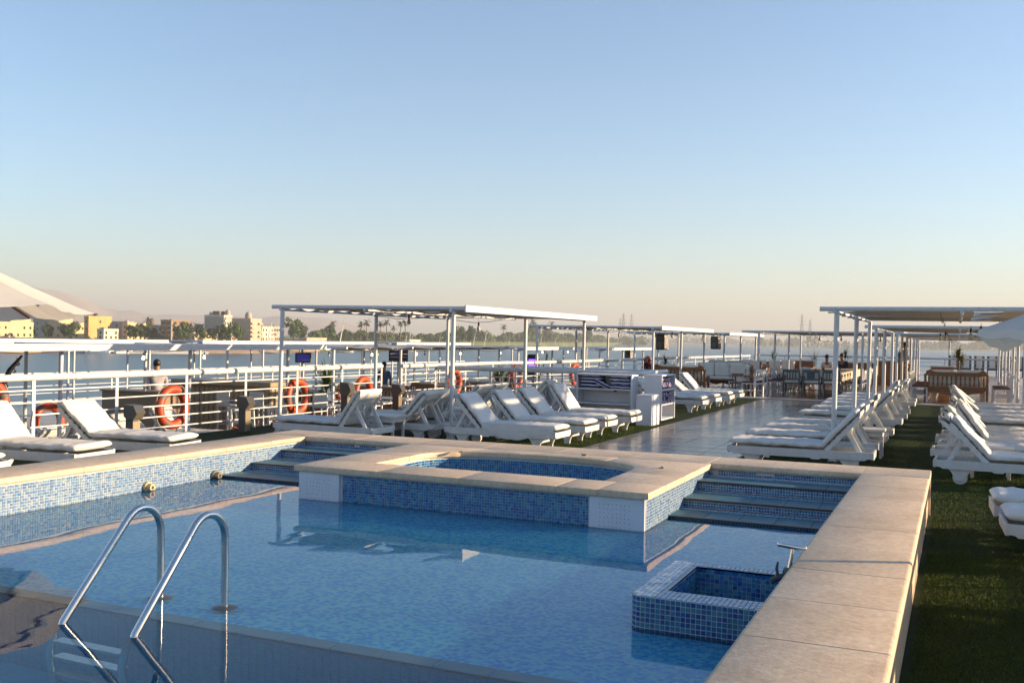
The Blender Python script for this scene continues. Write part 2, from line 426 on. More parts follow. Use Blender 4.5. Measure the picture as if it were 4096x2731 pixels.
M['notch'] = simple('notch_shadow', (.09,.085,.08), .7)
M['dining_floor'] = simple('brown_floor_tile', (.22, .125, .075), .25, var=.2, scale=3, objvar=.12)

def stripe_mat(name, a, c, scale=9.0, axis='X'):
    m, nt, b = newmat(name)
    tc = nd(nt, 'ShaderNodeTexCoord'); oi = nd(nt, 'ShaderNodeObjectInfo')
    wv = nd(nt, 'ShaderNodeTexWave', wave_type='BANDS', bands_direction=axis, i_Scale=scale, i_Distortion=1.2, i_Detail=1.0)
    nt.links.new(tc.outputs['Object'], wv.inputs['Vector'])
    mu = nd(nt, 'ShaderNodeMath', operation='MULTIPLY'); mu.inputs[1].default_value = 20; nt.links.new(oi.outputs['Random'], mu.inputs[0]); nt.links.new(mu.outputs[0], wv.inputs['Phase Offset'])
    rp = ramp(nt, [(0, a), (.68, c)], 'CONSTANT'); nt.links.new(wv.outputs['Fac'], rp.inputs['Fac']); nt.links.new(rp.outputs[0], b.inputs['Base Color'])
    b.inputs['Roughness'].default_value = .95
    return m
M['towel'] = stripe_mat('blue_striped_towel', (.012, .02, .14), (.62, .62, .64), 5.0, 'Z')
M['towel_v'] = stripe_mat('violet_striped_towel', (.035, .025, .13), (.55, .46, .55), 4.0, 'DIAGONAL')

# ------------------------------------------------------------------ air
HAZE_DENS = 0.00026
haze_m = bpy.data.materials.new('haze'); haze_m.use_nodes = True
_nt = haze_m.node_tree
_nt.nodes.remove(_nt.nodes['Principled BSDF'])
_pv = _nt.nodes.new('ShaderNodeVolumePrincipled')
_pv.inputs['Color'].default_value = (.67, .70, .73, 1)
_pv.inputs['Density'].default_value = HAZE_DENS
_pv.inputs['Anisotropy'].default_value = .1
_nt.links.new(_pv.outputs[0], _nt.nodes['Material Output'].inputs['Volume'])
struct('haze', MB().box(-9000, 6000, -3000, 11000, -13.0, 262.0), haze_m, kind='stuff')
# ================================================================== river, banks, hills
struct('river_water', MB().add([(-8900,-2900,-8.3),(5900,-2900,-8.3),(5900,10900,-8.3),(-8900,10900,-8.3)], [(0,1,2,3)]), M['river'], recalc=False)

M['bank'] = simple('river_bank', (.30, .22, .15), .95, var=.3, scale=.08)
M['field'] = simple('green_field', (.10, .12, .045), .95, var=.35, scale=.02)
M['hill'] = simple('desert_hill', (.42, .31, .24), .95, var=.22, scale=.004)
bank_pts = [(70,560),(60,530),(51.3,512),(47.8,515),(44,522),(38.8,532),(35,610),(32.5,690),(27,830),(22,1240),(19,1750),(17.3,2300)]
mb = MB()
rows = []
for bd, ds in bank_pts:
    rows.append([bearing(bd, ds, -8.6), bearing(bd, ds+4, -7.6), bearing(bd, ds+16, -2.6), bearing(bd, ds+24, -1.9), bearing(bd, ds+400, -1.2), bearing(bd, 4300, 0)])
n = len(rows[0])
for rw in rows: mb.v += [tuple(p) for p in rw]
for i in range(len(rows)-1):
    for j in range(n-1): mb.f.append((i*n+j, (i+1)*n+j, (i+1)*n+j+1, i*n+j+1))
me_ = mb.mesh('river_bank', M['bank'], 60); me_.materials.append(M['field'])
for p_ in me_.polygons: p_.material_index = 1 if (p_.index // 5) >= 6 or p_.index % 5 >= 3 else 0
tag(mobj('river_bank', me_), kind='structure')

def ridge(name, pts, dist, depth, base, seed):
    """pts: (bearing, crest height above the eye in metres)"""
    mb = MB(); nb = 90; nr = 7
    b0, b1 = pts[0][0], pts[-1][0]
    def crest(bb):
        for (a, h), (c, g) in zip(pts, pts[1:]):
            if (a >= bb >= c): t = (a-bb)/(a-c); t = t*t*(3-2*t)*.5+t*.5; return h+(g-h)*t
        return pts[-1][1]
    for i in range(nb+1):
        bb = b0+(b1-b0)*i/nb; h = crest(bb)
        for j in range(nr+1):
            t = j/nr; d = dist + depth*(t-1)
            nz = noise.fractal(Vector((bb*.9+seed, t*2.2, seed)), 1.0, 2.1, 5)*.16*h*(1-abs(2*t-1.2)*.4)
            z = base + (h-base)*math.sin(t*math.pi/2)**1.3 + nz*t
            mb.v.append(tuple(bearing(bb, d, z)))
    for i in range(nb):
        for j in range(nr): mb.f.append((i*(nr+1)+j, (i+1)*(nr+1)+j, (i+1)*(nr+1)+j+1, i*(nr+1)+j+1))
    struct(name, mb, M['hill'], 180)
ridge('hills', [(75,200),(62,225),(54,232),(50,215),(47.6,172),(46.2,118),(44.5,100),(42.6,92),(40,90),(36.6,100),(34.6,92),(32.4,48),(30,22),(26,15),(20,10)], 5400, 1500, -5, 3.1)

# strips of land out in the river, further off
def strip(name, b0, b1, d, w, z, mat, seed):
    mb = MB(); k = 24
    for i in range(k+1):
        bb = b0+(b1-b0)*i/k; e = math.sin(math.pi*i/k)**.4
        jj = noise.noise(Vector((bb*2, seed, 0)))*w*.4
        for t, zz in ((-.5, -8.5), (-.3, z*e-8.3*(1-e)), (.3, z*e-8.3*(1-e)), (.5, -8.5)):
            mb.v.append(tuple(bearing(bb, d+jj+t*w, zz)))
    for i in range(k):
        for j in range(3): mb.f.append((i*4+j, (i+1)*4+j, (i+1)*4+j+1, i*4+j+1))
    struct(name, mb, mat, 180)
strip('river_island', 20.2, 16.4, 2050, 240, -6.0, M['field'], 1.0)
strip('river_island', 17.2, 12.0, 2850, 180, -7.2, M['field'], 2.0)
strip('far_bank', 19, 8.2, 4300, 700, -4.0, M['field'], 3.0)
strip('far_bank', 10.2, -14, 2700, 500, -6.5, M['field'], 4.0)
strip('far_bank', -8, -75, 2300, 700, -5.0, M['bank'], 5.0)

# ================================================================== trees
def leaf_mat(name, a, b_):
    m, nt, b = newmat(name)
    geo = nd(nt, 'ShaderNodeNewGeometry'); oi = nd(nt, 'ShaderNodeObjectInfo')
    rp = ramp(nt, [(0, a), (1, b_)]); nt.links.new(geo.outputs['Random Per Island'], rp.inputs['Fac'])
    mr = nd(nt, 'ShaderNodeMapRange'); mr.inputs[3].default_value = .75; mr.inputs[4].default_value = 1.25; nt.links.new(oi.outputs['Random'], mr.inputs[0])
    vs = nd(nt, 'ShaderNodeVectorMath', operation='SCALE'); nt.links.new(rp.outputs[0], vs.inputs[0]); nt.links.new(mr.outputs[0], vs.inputs['Scale'])
    nt.links.new(vs.outputs[0], b.inputs['Base Color']); b.inputs['Roughness'].default_value = .7; b.inputs['Specular IOR Level'].default_value = .2
    return m
M['crown'] = leaf_mat('tree_leaves', (.022, .045, .010), (.075, .115, .028))
M['frond'] = leaf_mat('palm_fronds', (.045, .055, .02), (.12, .11, .05))

def leaf_clumps(n, rad, hgt, seed, size, lobes=7):
    r = random.Random(seed); mb = MB()
    ctr = [(r.uniform(-.55,.55)*rad, r.uniform(-.55,.55)*rad, r.uniform(.25,.85)*hgt, r.uniform(.32,.55)) for _ in range(lobes)]
    for _ in range(n):
        c = r.choice(ctr); a = r.uniform(0, 2*math.pi); z = r.uniform(-1, 1); q = math.sqrt(1-z*z); rr = r.uniform(.72, 1.05)*c[3]
        p = Vector((c[0]+q*math.cos(a)*rr*rad, c[1]+q*math.sin(a)*rr*rad, max(.05*hgt, c[2]+z*rr*hgt*.62)))
        nrm = Vector((q*math.cos(a), q*math.sin(a), z)) + Vector((r.uniform(-.6,.6), r.uniform(-.6,.6), r.uniform(-.3,.8)))
        nrm.normalize(); t = nrm.orthogonal().normalized(); t = Matrix.Rotation(r.uniform(0,6.28), 3, nrm) @ t; b = nrm.cross(t)
        s = size*r.uniform(.6, 1.4)
        mb.add([p-t*s, p-b*s*.6+nrm*s*.15, p+t*s, p+b*s*.6-nrm*s*.1], [(0,1,2,3)])
    return mb
def trunk_mb(h, r0, seed):
    r = random.Random(seed); mb = MB()
    mb.tube([(0,0,0),(r.uniform(-.1,.1),r.uniform(-.1,.1),h*.5),(r.uniform(-.3,.3),r.uniform(-.3,.3),h)], [r0, r0*.75, r0*.45], 6)
    for _ in range(4):
        a = r.uniform(0, 6.28); mb.tube([(0,0,h*.55),(math.cos(a)*h*.3, math.sin(a)*h*.3, h*.95),(math.cos(a)*h*.45, math.sin(a)*h*.45, h*1.25)], [r0*.45, r0*.3, r0*.12], 5)
    return mb
CROWNS = [leaf_clumps(950, 3.2, 6.0, 11+i, .46, 7+i).mesh('crown', M['crown']) for i in range(4)]
TRUNKS = [trunk_mb(2.6, .28, 31+i).mesh('trunk', M['bark'], 60) for i in range(2)]
def tree(pos, scale, label, group='broad-leaved trees along the far river bank', name='broadleaf_tree', wide=1.0):
    t = thing(name, label, 'tree', pos, rng.uniform(0, 6.28), group); t.scale = (scale*wide, scale*wide, scale)
    mobj('trunk', rng.choice(TRUNKS), t); c = mobj('crown', rng.choice(CROWNS), t, (0,0,.7))
    return t
def palm_meshes(seed):
    r = random.Random(seed); h = 9.0
    tk = MB(); tk.tube([(0,0,0),(.1,.05,3),(.25,0,6),(.3,.1,h)], [.3,.24,.2,.2], 7)
    cr = MB()
    for k in range(22):
        a = r.uniform(0, 6.28); el = r.uniform(-.5, 1.25); L = r.uniform(2.2, 3.2)
        p = Vector((.3,.1,h)); d = Vector((math.cos(a)*math.cos(el), math.sin(a)*math.cos(el), math.sin(el)))
        side = Vector((-math.sin(a), math.cos(a), 0)); pts = [p]
        for i in range(5):
            p = p + d*L/5; d = (d + Vector((0,0,-.30))).normalized(); pts.append(p)
        for i in range(5):
            w0 = .34*math.sin(math.pi*(i+.3)/5.5); w1 = .34*math.sin(math.pi*(i+1.3)/5.5)
            up = Vector((0,0,.12))
            cr.add([pts[i], pts[i]+side*w0-up, pts[i+1]+side*w1-up, pts[i+1]], [(0,1,2,3)])
            cr.add([pts[i], pts[i]-side*w0-up, pts[i+1]-side*w1-up, pts[i+1]], [(3,2,1,0)])
    return tk.mesh('trunk', M['bark'], 60), cr.mesh('crown', M['frond'])
PALMS = [palm_meshes(5), palm_meshes(6)]
def palm(pos, scale, label, group='date palms along the far river bank'):
    t = thing('palm_tree', label, 'palm tree', pos, rng.uniform(0, 6.28), group); t.scale = (scale,)*3
    a, b = rng.choice(PALMS); mobj('trunk', a, t); mobj('crown', b, t); return t

# far wood that reads as one mass: rows of clumps
def wood(name, b0, b1, d0, d1, n, h0, h1, seed, z=-1.9):
    r = random.Random(seed); mb = MB()
    for _ in range(n):
        t = r.random(); bb = b0+(b1-b0)*t; d = d0+(d1-d0)*t + r.uniform(0, 90)*(d0/700); c = bearing(bb, d, z)
        h = r.uniform(h0, h1)*(.75+.5*noise.noise(Vector((bb*1.3, seed, 0)))); rad = h*r.uniform(.45,.8)
        for _ in range(34):
            a = r.uniform(0, 6.28); zz = r.uniform(.05, 1); q = math.sqrt(max(0, 1-zz*zz))*.9+.1
            p = c + Vector((math.cos(a)*q*rad, math.sin(a)*q*rad, zz*h)); s = h*.13*r.uniform(.6,1.5)
            nr = Vector((math.cos(a), math.sin(a), r.uniform(-.2,1))).normalized(); tt = nr.orthogonal().normalized(); tt = Matrix.Rotation(r.uniform(0,6.28),3,nr)@tt; bt = nr.cross(tt)
            mb.add([p-tt*s, p-bt*s*.8, p+tt*s, p+bt*s*.8], [(0,1,2,3)])
    o = mb.obj(name, M['crown']); tag(o, kind='stuff'); return o
wood('treeline', 35.5, 27.0, 700, 900, 190, 6, 10, 1)
wood('treeline', 28.0, 22.0, 930, 1300, 190, 8, 14, 2)
wood('treeline', 22.5, 18.8, 1330, 1800, 150, 11, 19, 3)
wood('treeline', 20.2, 16.4, 2000, 2100, 110, 12, 24, 4, -6.5)
wood('treeline', 10.2, -14.0, 2600, 2760, 260, 18, 30, 5, -6.5)
wood('treeline', 18.0, 8.5, 4050, 4150, 150, 18, 32, 6, -4)
wood('treeline', -10, -70, 2100, 2200, 300, 16, 28, 7, -5)

# single trees one can tell apart (bearing, distance, height scale, wide)
solo = [(48.0,548,1.05,1.7,'wide dark tree standing in front of the cream stepped house'),
        (49.1,575,.95,1.0,'round tree between the long cream house and the cream stepped house'),
        (49.85,585,.9,1.0,'dark tree beside the long cream house'),
        (44.9,550,1.0,1.1,'dense tree just right of the small white house'),
        (44.35,552,1.05,1.1,'tree in front of the cream house with a water drum on its roof'),
        (43.9,552,.9,.9,'small bush-like tree left of the leafy palm clump'),
        (42.75,548,1.0,.8,'upright tree beside the tall concrete mast'),
        (42.35,548,1.25,.9,'tallest round tree in front of the brown unfinished block'),
        (41.45,550,.95,.9,'round tree below the dark unfinished house'),
        (40.87,552,.85,1.0,'low tree left of the tall grey apartment block'),
        (40.3,552,1.15,.9,'left tree of the pair in front of the tall grey apartment block'),
        (39.7,554,1.3,.8,'right tree of the pair in front of the tall grey apartment block'),
        (39.35,560,1.0,.6,'brownish tree in front of the grey block with a roof dome'),
        (36.5,705,2.0,1.0,'big dense tree right of the houses, over the boat landing'),
        (36.1,712,1.6,1.0,'lower half of the pair of dense trees over the boat landing'),
        (34.45,735,1.75,1.0,'dense round tree behind the white boats right of the boat landing'),
        (34.85,790,1.2,1.2,'low tree behind the boat landing'),
        (27.1,900,1.9,1.0,'tree left of the lone palm on the far bank'),
        (26.5,930,2.0,.9,'domed tree nearest the lone palm on the far bank'),
        (22.98,1300,3.2,.8,'tall dark tree cluster left half, far bank beyond the second canopy'),
        (22.75,1310,2.8,.8,'tall dark tree cluster right half, far bank beyond the second canopy'),
        (22.05,1340,2.6,.9,'rounded tree right of the tall dark tree cluster'),
        (19.75,1500,2.4,1.0,'last big tree on the far bank before the open water')]
for bb, d, s, w, lab in solo: tree(bearing(bb, d, -2.2), s*(1.15 if d < 620 else 1.1), lab, wide=w)
for bb, d, s, lab in [(44.2,575,1.15,'lone palm above the roofs left of the brown unfinished block'),(46.95,620,1.35,'palm behind the yellow house, above its roof'),
                      (43.5,556,.75,'palm of the leafy clump left of the concrete mast'),(43.25,556,.6,'short palm of the leafy clump left of the concrete mast'),
                      (32.75,770,1.45,'first palm of the palm grove, leftmost'),(32.4,765,1.6,'tallest palm of the left pair in the palm grove'),(31.65,775,1.55,'palm beside the rear post in the palm grove'),
                      (31.3,780,1.65,'tall palm in the middle of the palm grove'),(30.9,790,1.2,'short palm in the middle of the palm grove'),(30.5,785,1.55,'left palm of the right pair in the palm grove'),
                      (30.2,785,1.6,'right palm of the right pair in the palm grove'),(34.3,760,1.4,'palm poking out above the low trees by the boat landing'),
                      (24.57,960,1.7,'lone palm standing on the low far bank'),(22.9,1320,2.9,'palm on top of the tall dark tree cluster'),(21.85,1345,2.7,'palm behind the rounded tree on the far bank'),(19.95,1490,2.6,'palm next to the last big tree on the far bank')]:
    palm(bearing(bb, d, -2.0), s, lab)

# ================================================================== houses on the far bank
def house_mat(name, c, var=.12): return simple(name, c, .9, var=var, scale=.35, bump=.2, bscale=3)
M['h_cream'] = house_mat('cream_plaster', (.60, .44, .25)); M['h_yellow'] = house_mat('yellow_plaster', (.50, .32, .12)); M['h_grey'] = house_mat('grey_render', (.36, .32, .27))
M['h_brown'] = house_mat('brown_brick', (.24, .155, .10)); M['h_white'] = house_mat('white_plaster', (.62, .53, .40)); M['h_pink'] = house_mat('pink_plaster', (.50, .36, .27))
M['h_dark'] = house_mat('dark_concrete', (.16, .14, .125))
def win_mesh(w, h):
    return MB().box(-.06, .05, -w/2, w/2, 0, h).mesh('window', M['window_dark']), MB().box(-.05, .14, -w/2-.12, w/2+.12, -.14, 0).mesh('sill', M['h_white'])
WIN, SILL = win_mesh(1.1, 1.4); WINB, SILLB = win_mesh(2.2, 1.7)
def house(bb, d, w, dep, h, mat, label, floors=3, cols=3, colsS=2, name='house', big=False, parapet=True, balcony=False, top=None, z0=-2.4, side_mat=None):
    """w along Y (sunlit +X face), dep along X; the near corner stands on the bearing"""
    h *= .9
    t = thing(name, label, 'house' if name == 'house' else 'apartment block', bearing(bb, d, z0), 0, 'houses on the far river bank')
    MB().box(-dep, 0, 0, w, 0, h).obj('wall', mat, t)
    rf = MB(); rf.box(-dep-.15, .15, -.15, w+.15, h, h+.28)
    if parapet:
        for q in ((-dep-.1, -dep+.2, -.1, w+.1), (-.2, .1, -.1, w+.1), (-dep+.2, -.2, -.1, .2), (-dep+.2, -.2, w-.2, w+.1)): rf.box(*q, h+.28, h+1.1)
    ro = rf.obj('roof', side_mat or mat, t)
    fh = h/floors; wm, sm = (WINB, SILLB) if big else (WIN, SILL)
    for f in range(floors):
        for c in range(cols):
            if cols > 2 and rng.random() < .2: continue
            o = mobj('window', wm, t, (.02, w*(c+.5)/cols, fh*f+fh*.32)); mobj('sill', sm, o)
            if balcony and c % 2 == 0 and f > 0:
                b = MB().box(0, 1.2, -1.5, 1.5, -.2, -.02).box(1.1, 1.2, -1.5, 1.5, -.02, .85).box(0,1.1,-1.5,-1.4,-.02,.85).box(0,1.1,1.4,1.5,-.02,.85).obj('balcony', side_mat or M['h_white'], t); b.location = (.06, w*(c+.5)/cols, fh*f+fh*.1)
        for c in range(colsS):
            o = mobj('window', wm, t, (-dep*(c+.5)/colsS, -.02, fh*f+fh*.32), -math.pi/2); mobj('sill', sm, o)
    return t, ro
def roof_tank(ro, x, y, z, r=.9, h=1.6): MB().lathe([(r*.9,0),(r,.1),(r,h*.8),(r*.4,h)], 10, (x,y,z)).obj('water_tank', M['h_grey'], ro, 40)
def roof_dome(ro, x, y, z, r, mat): MB().lathe([(r,0),(r,r*.8),(r*.95,r*1.2),(r*.75,r*1.65),(r*.4,r*1.9),(.05,r*2.1)], 12, (x,y,z)).obj('dome', mat, ro, 60)
def roof_posts(ro, dep, w, h, k):
    mb = MB()
    for i in range(k):
        for j in range(3): mb.box(-dep*i/(k-1)-.2, -dep*i/(k-1)+.2, w*j/2-.2, w*j/2+.2, h, h+rng.uniform(1.2,2.2))
    mb.obj('column_stubs', M['h_dark'], ro)
h1, r1 = house(51.5, 560, 22, 10, 8.2, M['h_cream'], 'long cream house with a low flat roof at the far left of the bank', 2, 6, 3)
MB().box(-8, -1, 9, 21, 8.4, 11).obj('upper_storey', M['h_cream'], r1)
h2, r2 = house(49.0, 640, 12, 14, 11.5, M['h_grey'], 'plain grey house in the gap right of the long cream house', 3, 2, 2)
h3, r3 = house(48.45, 585, 16, 10, 8.6, M['h_cream'], 'cream stepped house with a lit upper terrace behind the wide dark tree', 2, 4, 2); MB().box(-9, -2, 0, 9, 8.8, 11.8).obj('upper_storey', M['h_cream'], r3)
h4, r4 = house(47.15, 565, 15.5, 3.2, 12.6, M['h_yellow'], 'tall plain yellow house with windows only at its left side', 3, 1, 1)
h5, r5 = house(46.4, 540, 9.5, 4.5, 5.2, M['h_white'], 'small white two-storey house below the yellow house', 2, 3, 1); MB().box(-3,-1,1,3,5.7,6.4).obj('roof_box', M['hull_blue'], r5)
h6, r6 = house(45.3, 600, 6, 14, 10.2, M['h_grey'], 'shaded grey house right of the yellow house', 3, 1, 3)
h7, r7 = house(45.22, 570, 15, 4, 9.0, M['h_cream'], 'cream house with a round water drum on its flat roof', 3, 4, 1, balcony=True); roof_tank(r7, -2, 1.5, 9.19)
h8, r8 = house(43.65, 610, 6, 10, 8.5, M['h_grey'], 'low grey house under the lone palm', 2, 2, 2); roof_dome(r8, -6, 1, 7.84, 2.4, M['h_dark'])
h9, r9 = house(42.97, 580, 14, 8, 11.6, M['h_brown'], 'brown unfinished block with open floors on its right face', 4, 3, 2, big=True, name='apartment_block', balcony=True, side_mat=M['h_brown'])
h10, r10 = house(41.95, 610, 10, 9, 9.6, M['h_dark'], 'dark unfinished house with bare columns on the roof', 3, 3, 3); roof_posts(r10, 9, 10, 8.7, 4)
h11, r11 = house(42.05, 560, 22, 8, 4.2, M['h_cream'], 'low cream house running below the dark unfinished house', 1, 4, 2)
h12, r12 = house(40.26, 590, 7, 14, 15.4, M['h_grey'], 'tall grey apartment block with lit white balconies on its right face', 5, 3, 0, name='apartment_block', balcony=True, side_mat=M['h_white'])
MB().box(-9,-4,1,5.5,14.9,17.2).obj('stair_house', M['h_dark'], r12); roof_dome(r12, -1.5, 5, 14.86, 1.6, M['h_grey']); roof_dome(r12, -12, 3, 14.86, 1.0, M['h_white'])
h13, r13 = house(39.85, 575, 5, 4, 7.4, M['h_pink'], 'small pinkish house between the two grey apartment blocks', 2, 2, 1)
h14, r14 = house(38.83, 600, 10, 14, 13.8, M['h_grey'], 'grey apartment block with a small dome and pinkish balconies', 5, 3, 0, name='apartment_block', big=True, balcony=True, side_mat=M['h_pink'])
roof_dome(r14, -4, 3, 13.42, 2.0, M['h_grey']); MB().box(.02,.08,.3,9.7,0,12.4).obj('facade', M['h_pink'], h14)
h15, r15 = house(38.2, 620, 11, 6, 9.0, M['h_white'], 'pale unfinished house with a row of column stubs on top', 3, 4, 2); roof_posts(r15, 6, 11, 8.3, 4)
h16, r16 = house(37.6, 640, 7, 6, 9.2, M['h_grey'], 'last grey house before the big trees', 3, 4, 2)
h17, r17 = house(35.75, 650, 22, 6, 4.2, M['h_pink'], 'low earth-coloured pavilion at the boat landing', 1, 5, 1, z0=-4.5)
h18, r18 = house(29.95, 760, 16, 5, 3.2, M['h_white'], 'long low white pavilion below the palm grove', 1, 8, 1, z0=-4.0)
# tall concrete mast
t = thing('concrete_mast', 'tall bare concrete mast rising among the trees on the far bank', 'mast', bearing(43.0, 545, -2.2))
MB().tube([(0,0,0),(0,0,11.5)], [.55,.4], 8).obj('pole', M['h_grey'], t, 60); MB().box(-.9,.9,-.12,.12,10.6,10.9).obj('crossarm', M['h_grey'], t)

# ================================================================== boats at the far bank
def boat_proto(label):
    t = thing('motor_boat', label, 'boat', (0,0,0), 0, 'boats moored along the far bank')
    L, W = 9.0, 2.6; mb = MB()
    secs = [(-4.5,.8,.9),(-3,1.0,.95),(0,1.0,1.0),(2.6,.85,1.15),(4.0,.4,1.35),(4.6,.04,1.5)]
    for x, w, hh in secs: mb.v += [(x,-W/2*w,hh),(x,-W/2*w*.7,0),(x,W/2*w*.7,0),(x,W/2*w,hh)]
    for i in range(len(secs)-1):
        for j in range(3): mb.f.append((i*4+j, i*4+j+1, (i+1)*4+j+1, (i+1)*4+j))
        mb.f.append((i*4+3, i*4, (i+1)*4, (i+1)*4+3))
    mb.f += [(0,1,2,3)]
    mb.obj('hull', M['hull_white'], t); MB().cbox(-2.6,1.6,-1.05,1.05,.9,2.0,.08).obj('cabin', M['hull_white'], t)
    MB().box(-2.4,1.4,-1.08,1.08,1.3,1.75).obj('window', M['window_dark'], t)
    MB().cbox(-4.2,2.2,-1.25,1.25,2.6,2.72,.03).obj('awning', M['fabric_aged'], t)
    for x in (-4.0, 2.0):
        for y in (-1.1, 1.1): MB().tube([(x,y,.9),(x,y,2.6)], .05, 5).obj('post', M['hull_white'], t)
    return t
def felucca_proto(label):
    t = thing('felucca', label, 'sailing boat', (0,0,0), 0, 'feluccas with bare yards along the far bank')
    mb = MB(); W = 3.0
    secs = [(-4.8,.5,1.2),(-3,.9,.9),(0,1.0,.8),(3,.8,1.0),(4.9,.05,1.8)]
    for x, w, hh in secs: mb.v += [(x,-W/2*w,hh),(x,-W/2*w*.6,0),(x,W/2*w*.6,0),(x,W/2*w,hh)]
    for i in range(len(secs)-1):
        for j in range(3): mb.f.append((i*4+j, i*4+j+1, (i+1)*4+j+1, (i+1)*4+j))
        mb.f.append((i*4+3, i*4, (i+1)*4, (i+1)*4+3))
    mb.f += [(0,1,2,3)]
    mb.obj('hull', M['hull_white'], t); MB().tube([(1.5,0,.5),(1.5,0,7.5)], [.16,.1], 6).obj('mast', M['mast'], t)
    MB().tube([(2.2,0,2.2),(1.5,0,7.0),(-.2,0,17.0)], [.10,.17,.05], 6).obj('yard', M['mast'], t); MB().tube([(2.0,.1,3.2),(1.45,.1,7.2),(.3,.1,13.5)], [.2,.3,.12], 7).obj('furled_sail', M['fabric_aged'], t)
    return t
boats = [(47.6,505,'white motor boat moored below the brown embankment, leftmost'),(46.6,506,'low boat beside the blue-hulled boat under the embankment'),(46.1,508,'blue-hulled boat moored below the embankment'),
         (45.4,510,'white motor boat moored left of the white floating pontoon'),(35.9,640,'white boat below the big dense tree'),(35.55,652,'second white boat below the big dense tree'),(35.2,660,'white boat in front of the earth-coloured pavilion'),
         (34.8,668,'white boat at the right end of the earth-coloured pavilion'),(34.2,690,'white boat left of the first felucca'),(33.6,705,'white boat behind the first felucca'),(33.1,720,'white boat below the left edge of the palm grove'),(32.5,735,'white boat below the left pair of palms'),
         (31.9,750,'white boat below the rear canopy post'),(31.3,765,'white boat below the middle of the palm grove'),(30.7,780,'white boat below the right pair of palms'),(29.5,800,'white boat moored by the long low white pavilion'),(28.8,815,'white boat right of the long low white pavilion')]
proto = None
for bb, d, lab in boats:
    if proto is None: proto = boat_proto(lab); proto.location = bearing(bb, d, -8.45); proto.rotation_euler = (0,0,R(65)); proto.scale = (1.25,)*3
    else: dup(proto, lab, bearing(bb, d, -8.45), R(rng.uniform(40,95)), scale=rng.uniform(1.0,1.5))
for c in dup(proto, 'pale blue-hulled launch under the embankment with a dark hull side', bearing(46.75, 500, -8.45), R(70), scale=1.3).children:
    if c.name.startswith('hull'): c.data = c.data.copy(); c.data.materials[0] = M['hull_blue']
fel = None
for bb, d, s, lab in [(37.65,545,1.25,'felucca with a steep bare yard left of the first canopy post'),(33.7,610,1.25,'felucca with a steep bare yard in front of the dense round tree'),(30.1,720,.9,'left felucca of the close pair below the palm grove'),(29.9,722,.95,'right felucca of the close pair below the palm grove'),
                      (26.2,860,1.05,'felucca in the gap right of the first canopy post'),(28.2,840,.8,'short felucca in front of the far bank trees'),(25.55,900,1.15,'felucca left of the lone palm'),(24.2,980,.85,'small felucca right of the lone palm'),(22.36,1180,1.15,'felucca moored by the tall dark tree cluster'),(21.55,1250,.95,'last felucca before the open water')]:
    if fel is None: fel = felucca_proto(lab); fel.location = bearing(bb, d, -8.5); fel.scale = (s,)*3; fel.rotation_euler = (0,0,R(215))
    else: dup(fel, lab, bearing(bb, d, -8.5), R(rng.uniform(195,235)), scale=s)
# floating restaurant far left and white pontoon
t = thing('floating_restaurant', 'cream two-deck floating restaurant moored at the far left of the bank', 'houseboat', bearing(51.0, 505, -8.5), R(49))
MB().cbox(-24,14,-3,3,0,1.1,.1).obj('hull', M['h_cream'], t); MB().box(-23,13,-2.6,2.6,1.1,4.2).obj('cabin', M['h_cream'], t); MB().cbox(-23.6,13.6,-3,3,4.2,4.5,.05).obj('roof', M['h_white'], t)
wm = MB().box(-.75,.75,-2.68,2.68,1.9,3.4).mesh('window', M['window_dark'])
for k in range(15): mobj('window', wm, t, (-21.5+2.35*k, 0, 0))
t = thing('pontoon', 'long white floating pontoon lying low on the water at the far bank', 'pontoon', bearing(43.3, 512, -8.5), R(44))
MB().cbox(-26,20,-2,2,0,1.3,.1).obj('float', M['hull_white'], t); MB().cbox(-18,2,-1.8,1.8,3.4,3.6,.05).obj('awning', M['fabric'], t)
for k in range(5): MB().tube([(-17+4.5*k,-1.5,1.3),(-17+4.5*k,-1.5,3.4)], .07, 5).obj('post', M['hull_white'], t)

# ================================================================== power pylons
def pylon_proto(label):
    t = thing('power_pylon', label, 'pylon', (0,0,0), 0, 'lattice power pylons beyond the river')
    H = 72.0; mb = MB()
    def wdt(z): return 5.5*(1-z/H)**1.25 + .9
    zs = [H*i/11 for i in range(12)]
    for sx, sy in ((1,1),(1,-1),(-1,1),(-1,-1)): mb.tube([(sx*wdt(z)/1, sy*wdt(z), z) for z in zs], .42, 4)
    for a, b in zip(zs, zs[1:]):
        wa, wb = wdt(a), wdt(b)
        for q in (0, 1):
            for s in (1, -1):
                f = (lambda x, y, z: (x, y*s, z)) if q == 0 else (lambda x, y, z: (y*s, x, z))
                mb.tube([f(-wa, wa, a), f(wb, wb, b)], .22, 4); mb.tube([f(wa, wa, a), f(-wb, wb, b)], .22, 4)
    mb.obj('lattice', M['pylon'], t)
    for z, L in ((48, 8.5), (56, 8), (64, 6.5)):
        MB().tube([(-L,0,z+1),(0,0,z),(L,0,z+1)], .4, 4).obj('crossarm', M['pylon'], t)
    return t
py = pylon_proto('tallest lattice pylon, middle of the three above the second canopy')
py.location = bearing(17.73, 2560, -6); py.scale = (1.08,)*3
dup(py, 'lattice pylon right of the tallest one above the second canopy', bearing(17.27, 2620, -6), R(20), scale=1.08)
dup(py, 'shortest lattice pylon, left of the tallest one above the second canopy', bearing(17.91, 3100, -6), R(10), scale=1.08)
dup(py, 'left and taller lattice pylon of the pair beyond the dining deck', bearing(7.88, 2640, -6), R(15), scale=1.15)
dup(py, 'right and shorter lattice pylon of the pair beyond the dining deck', bearing(7.45, 3050, -6), R(35), scale=1.1)
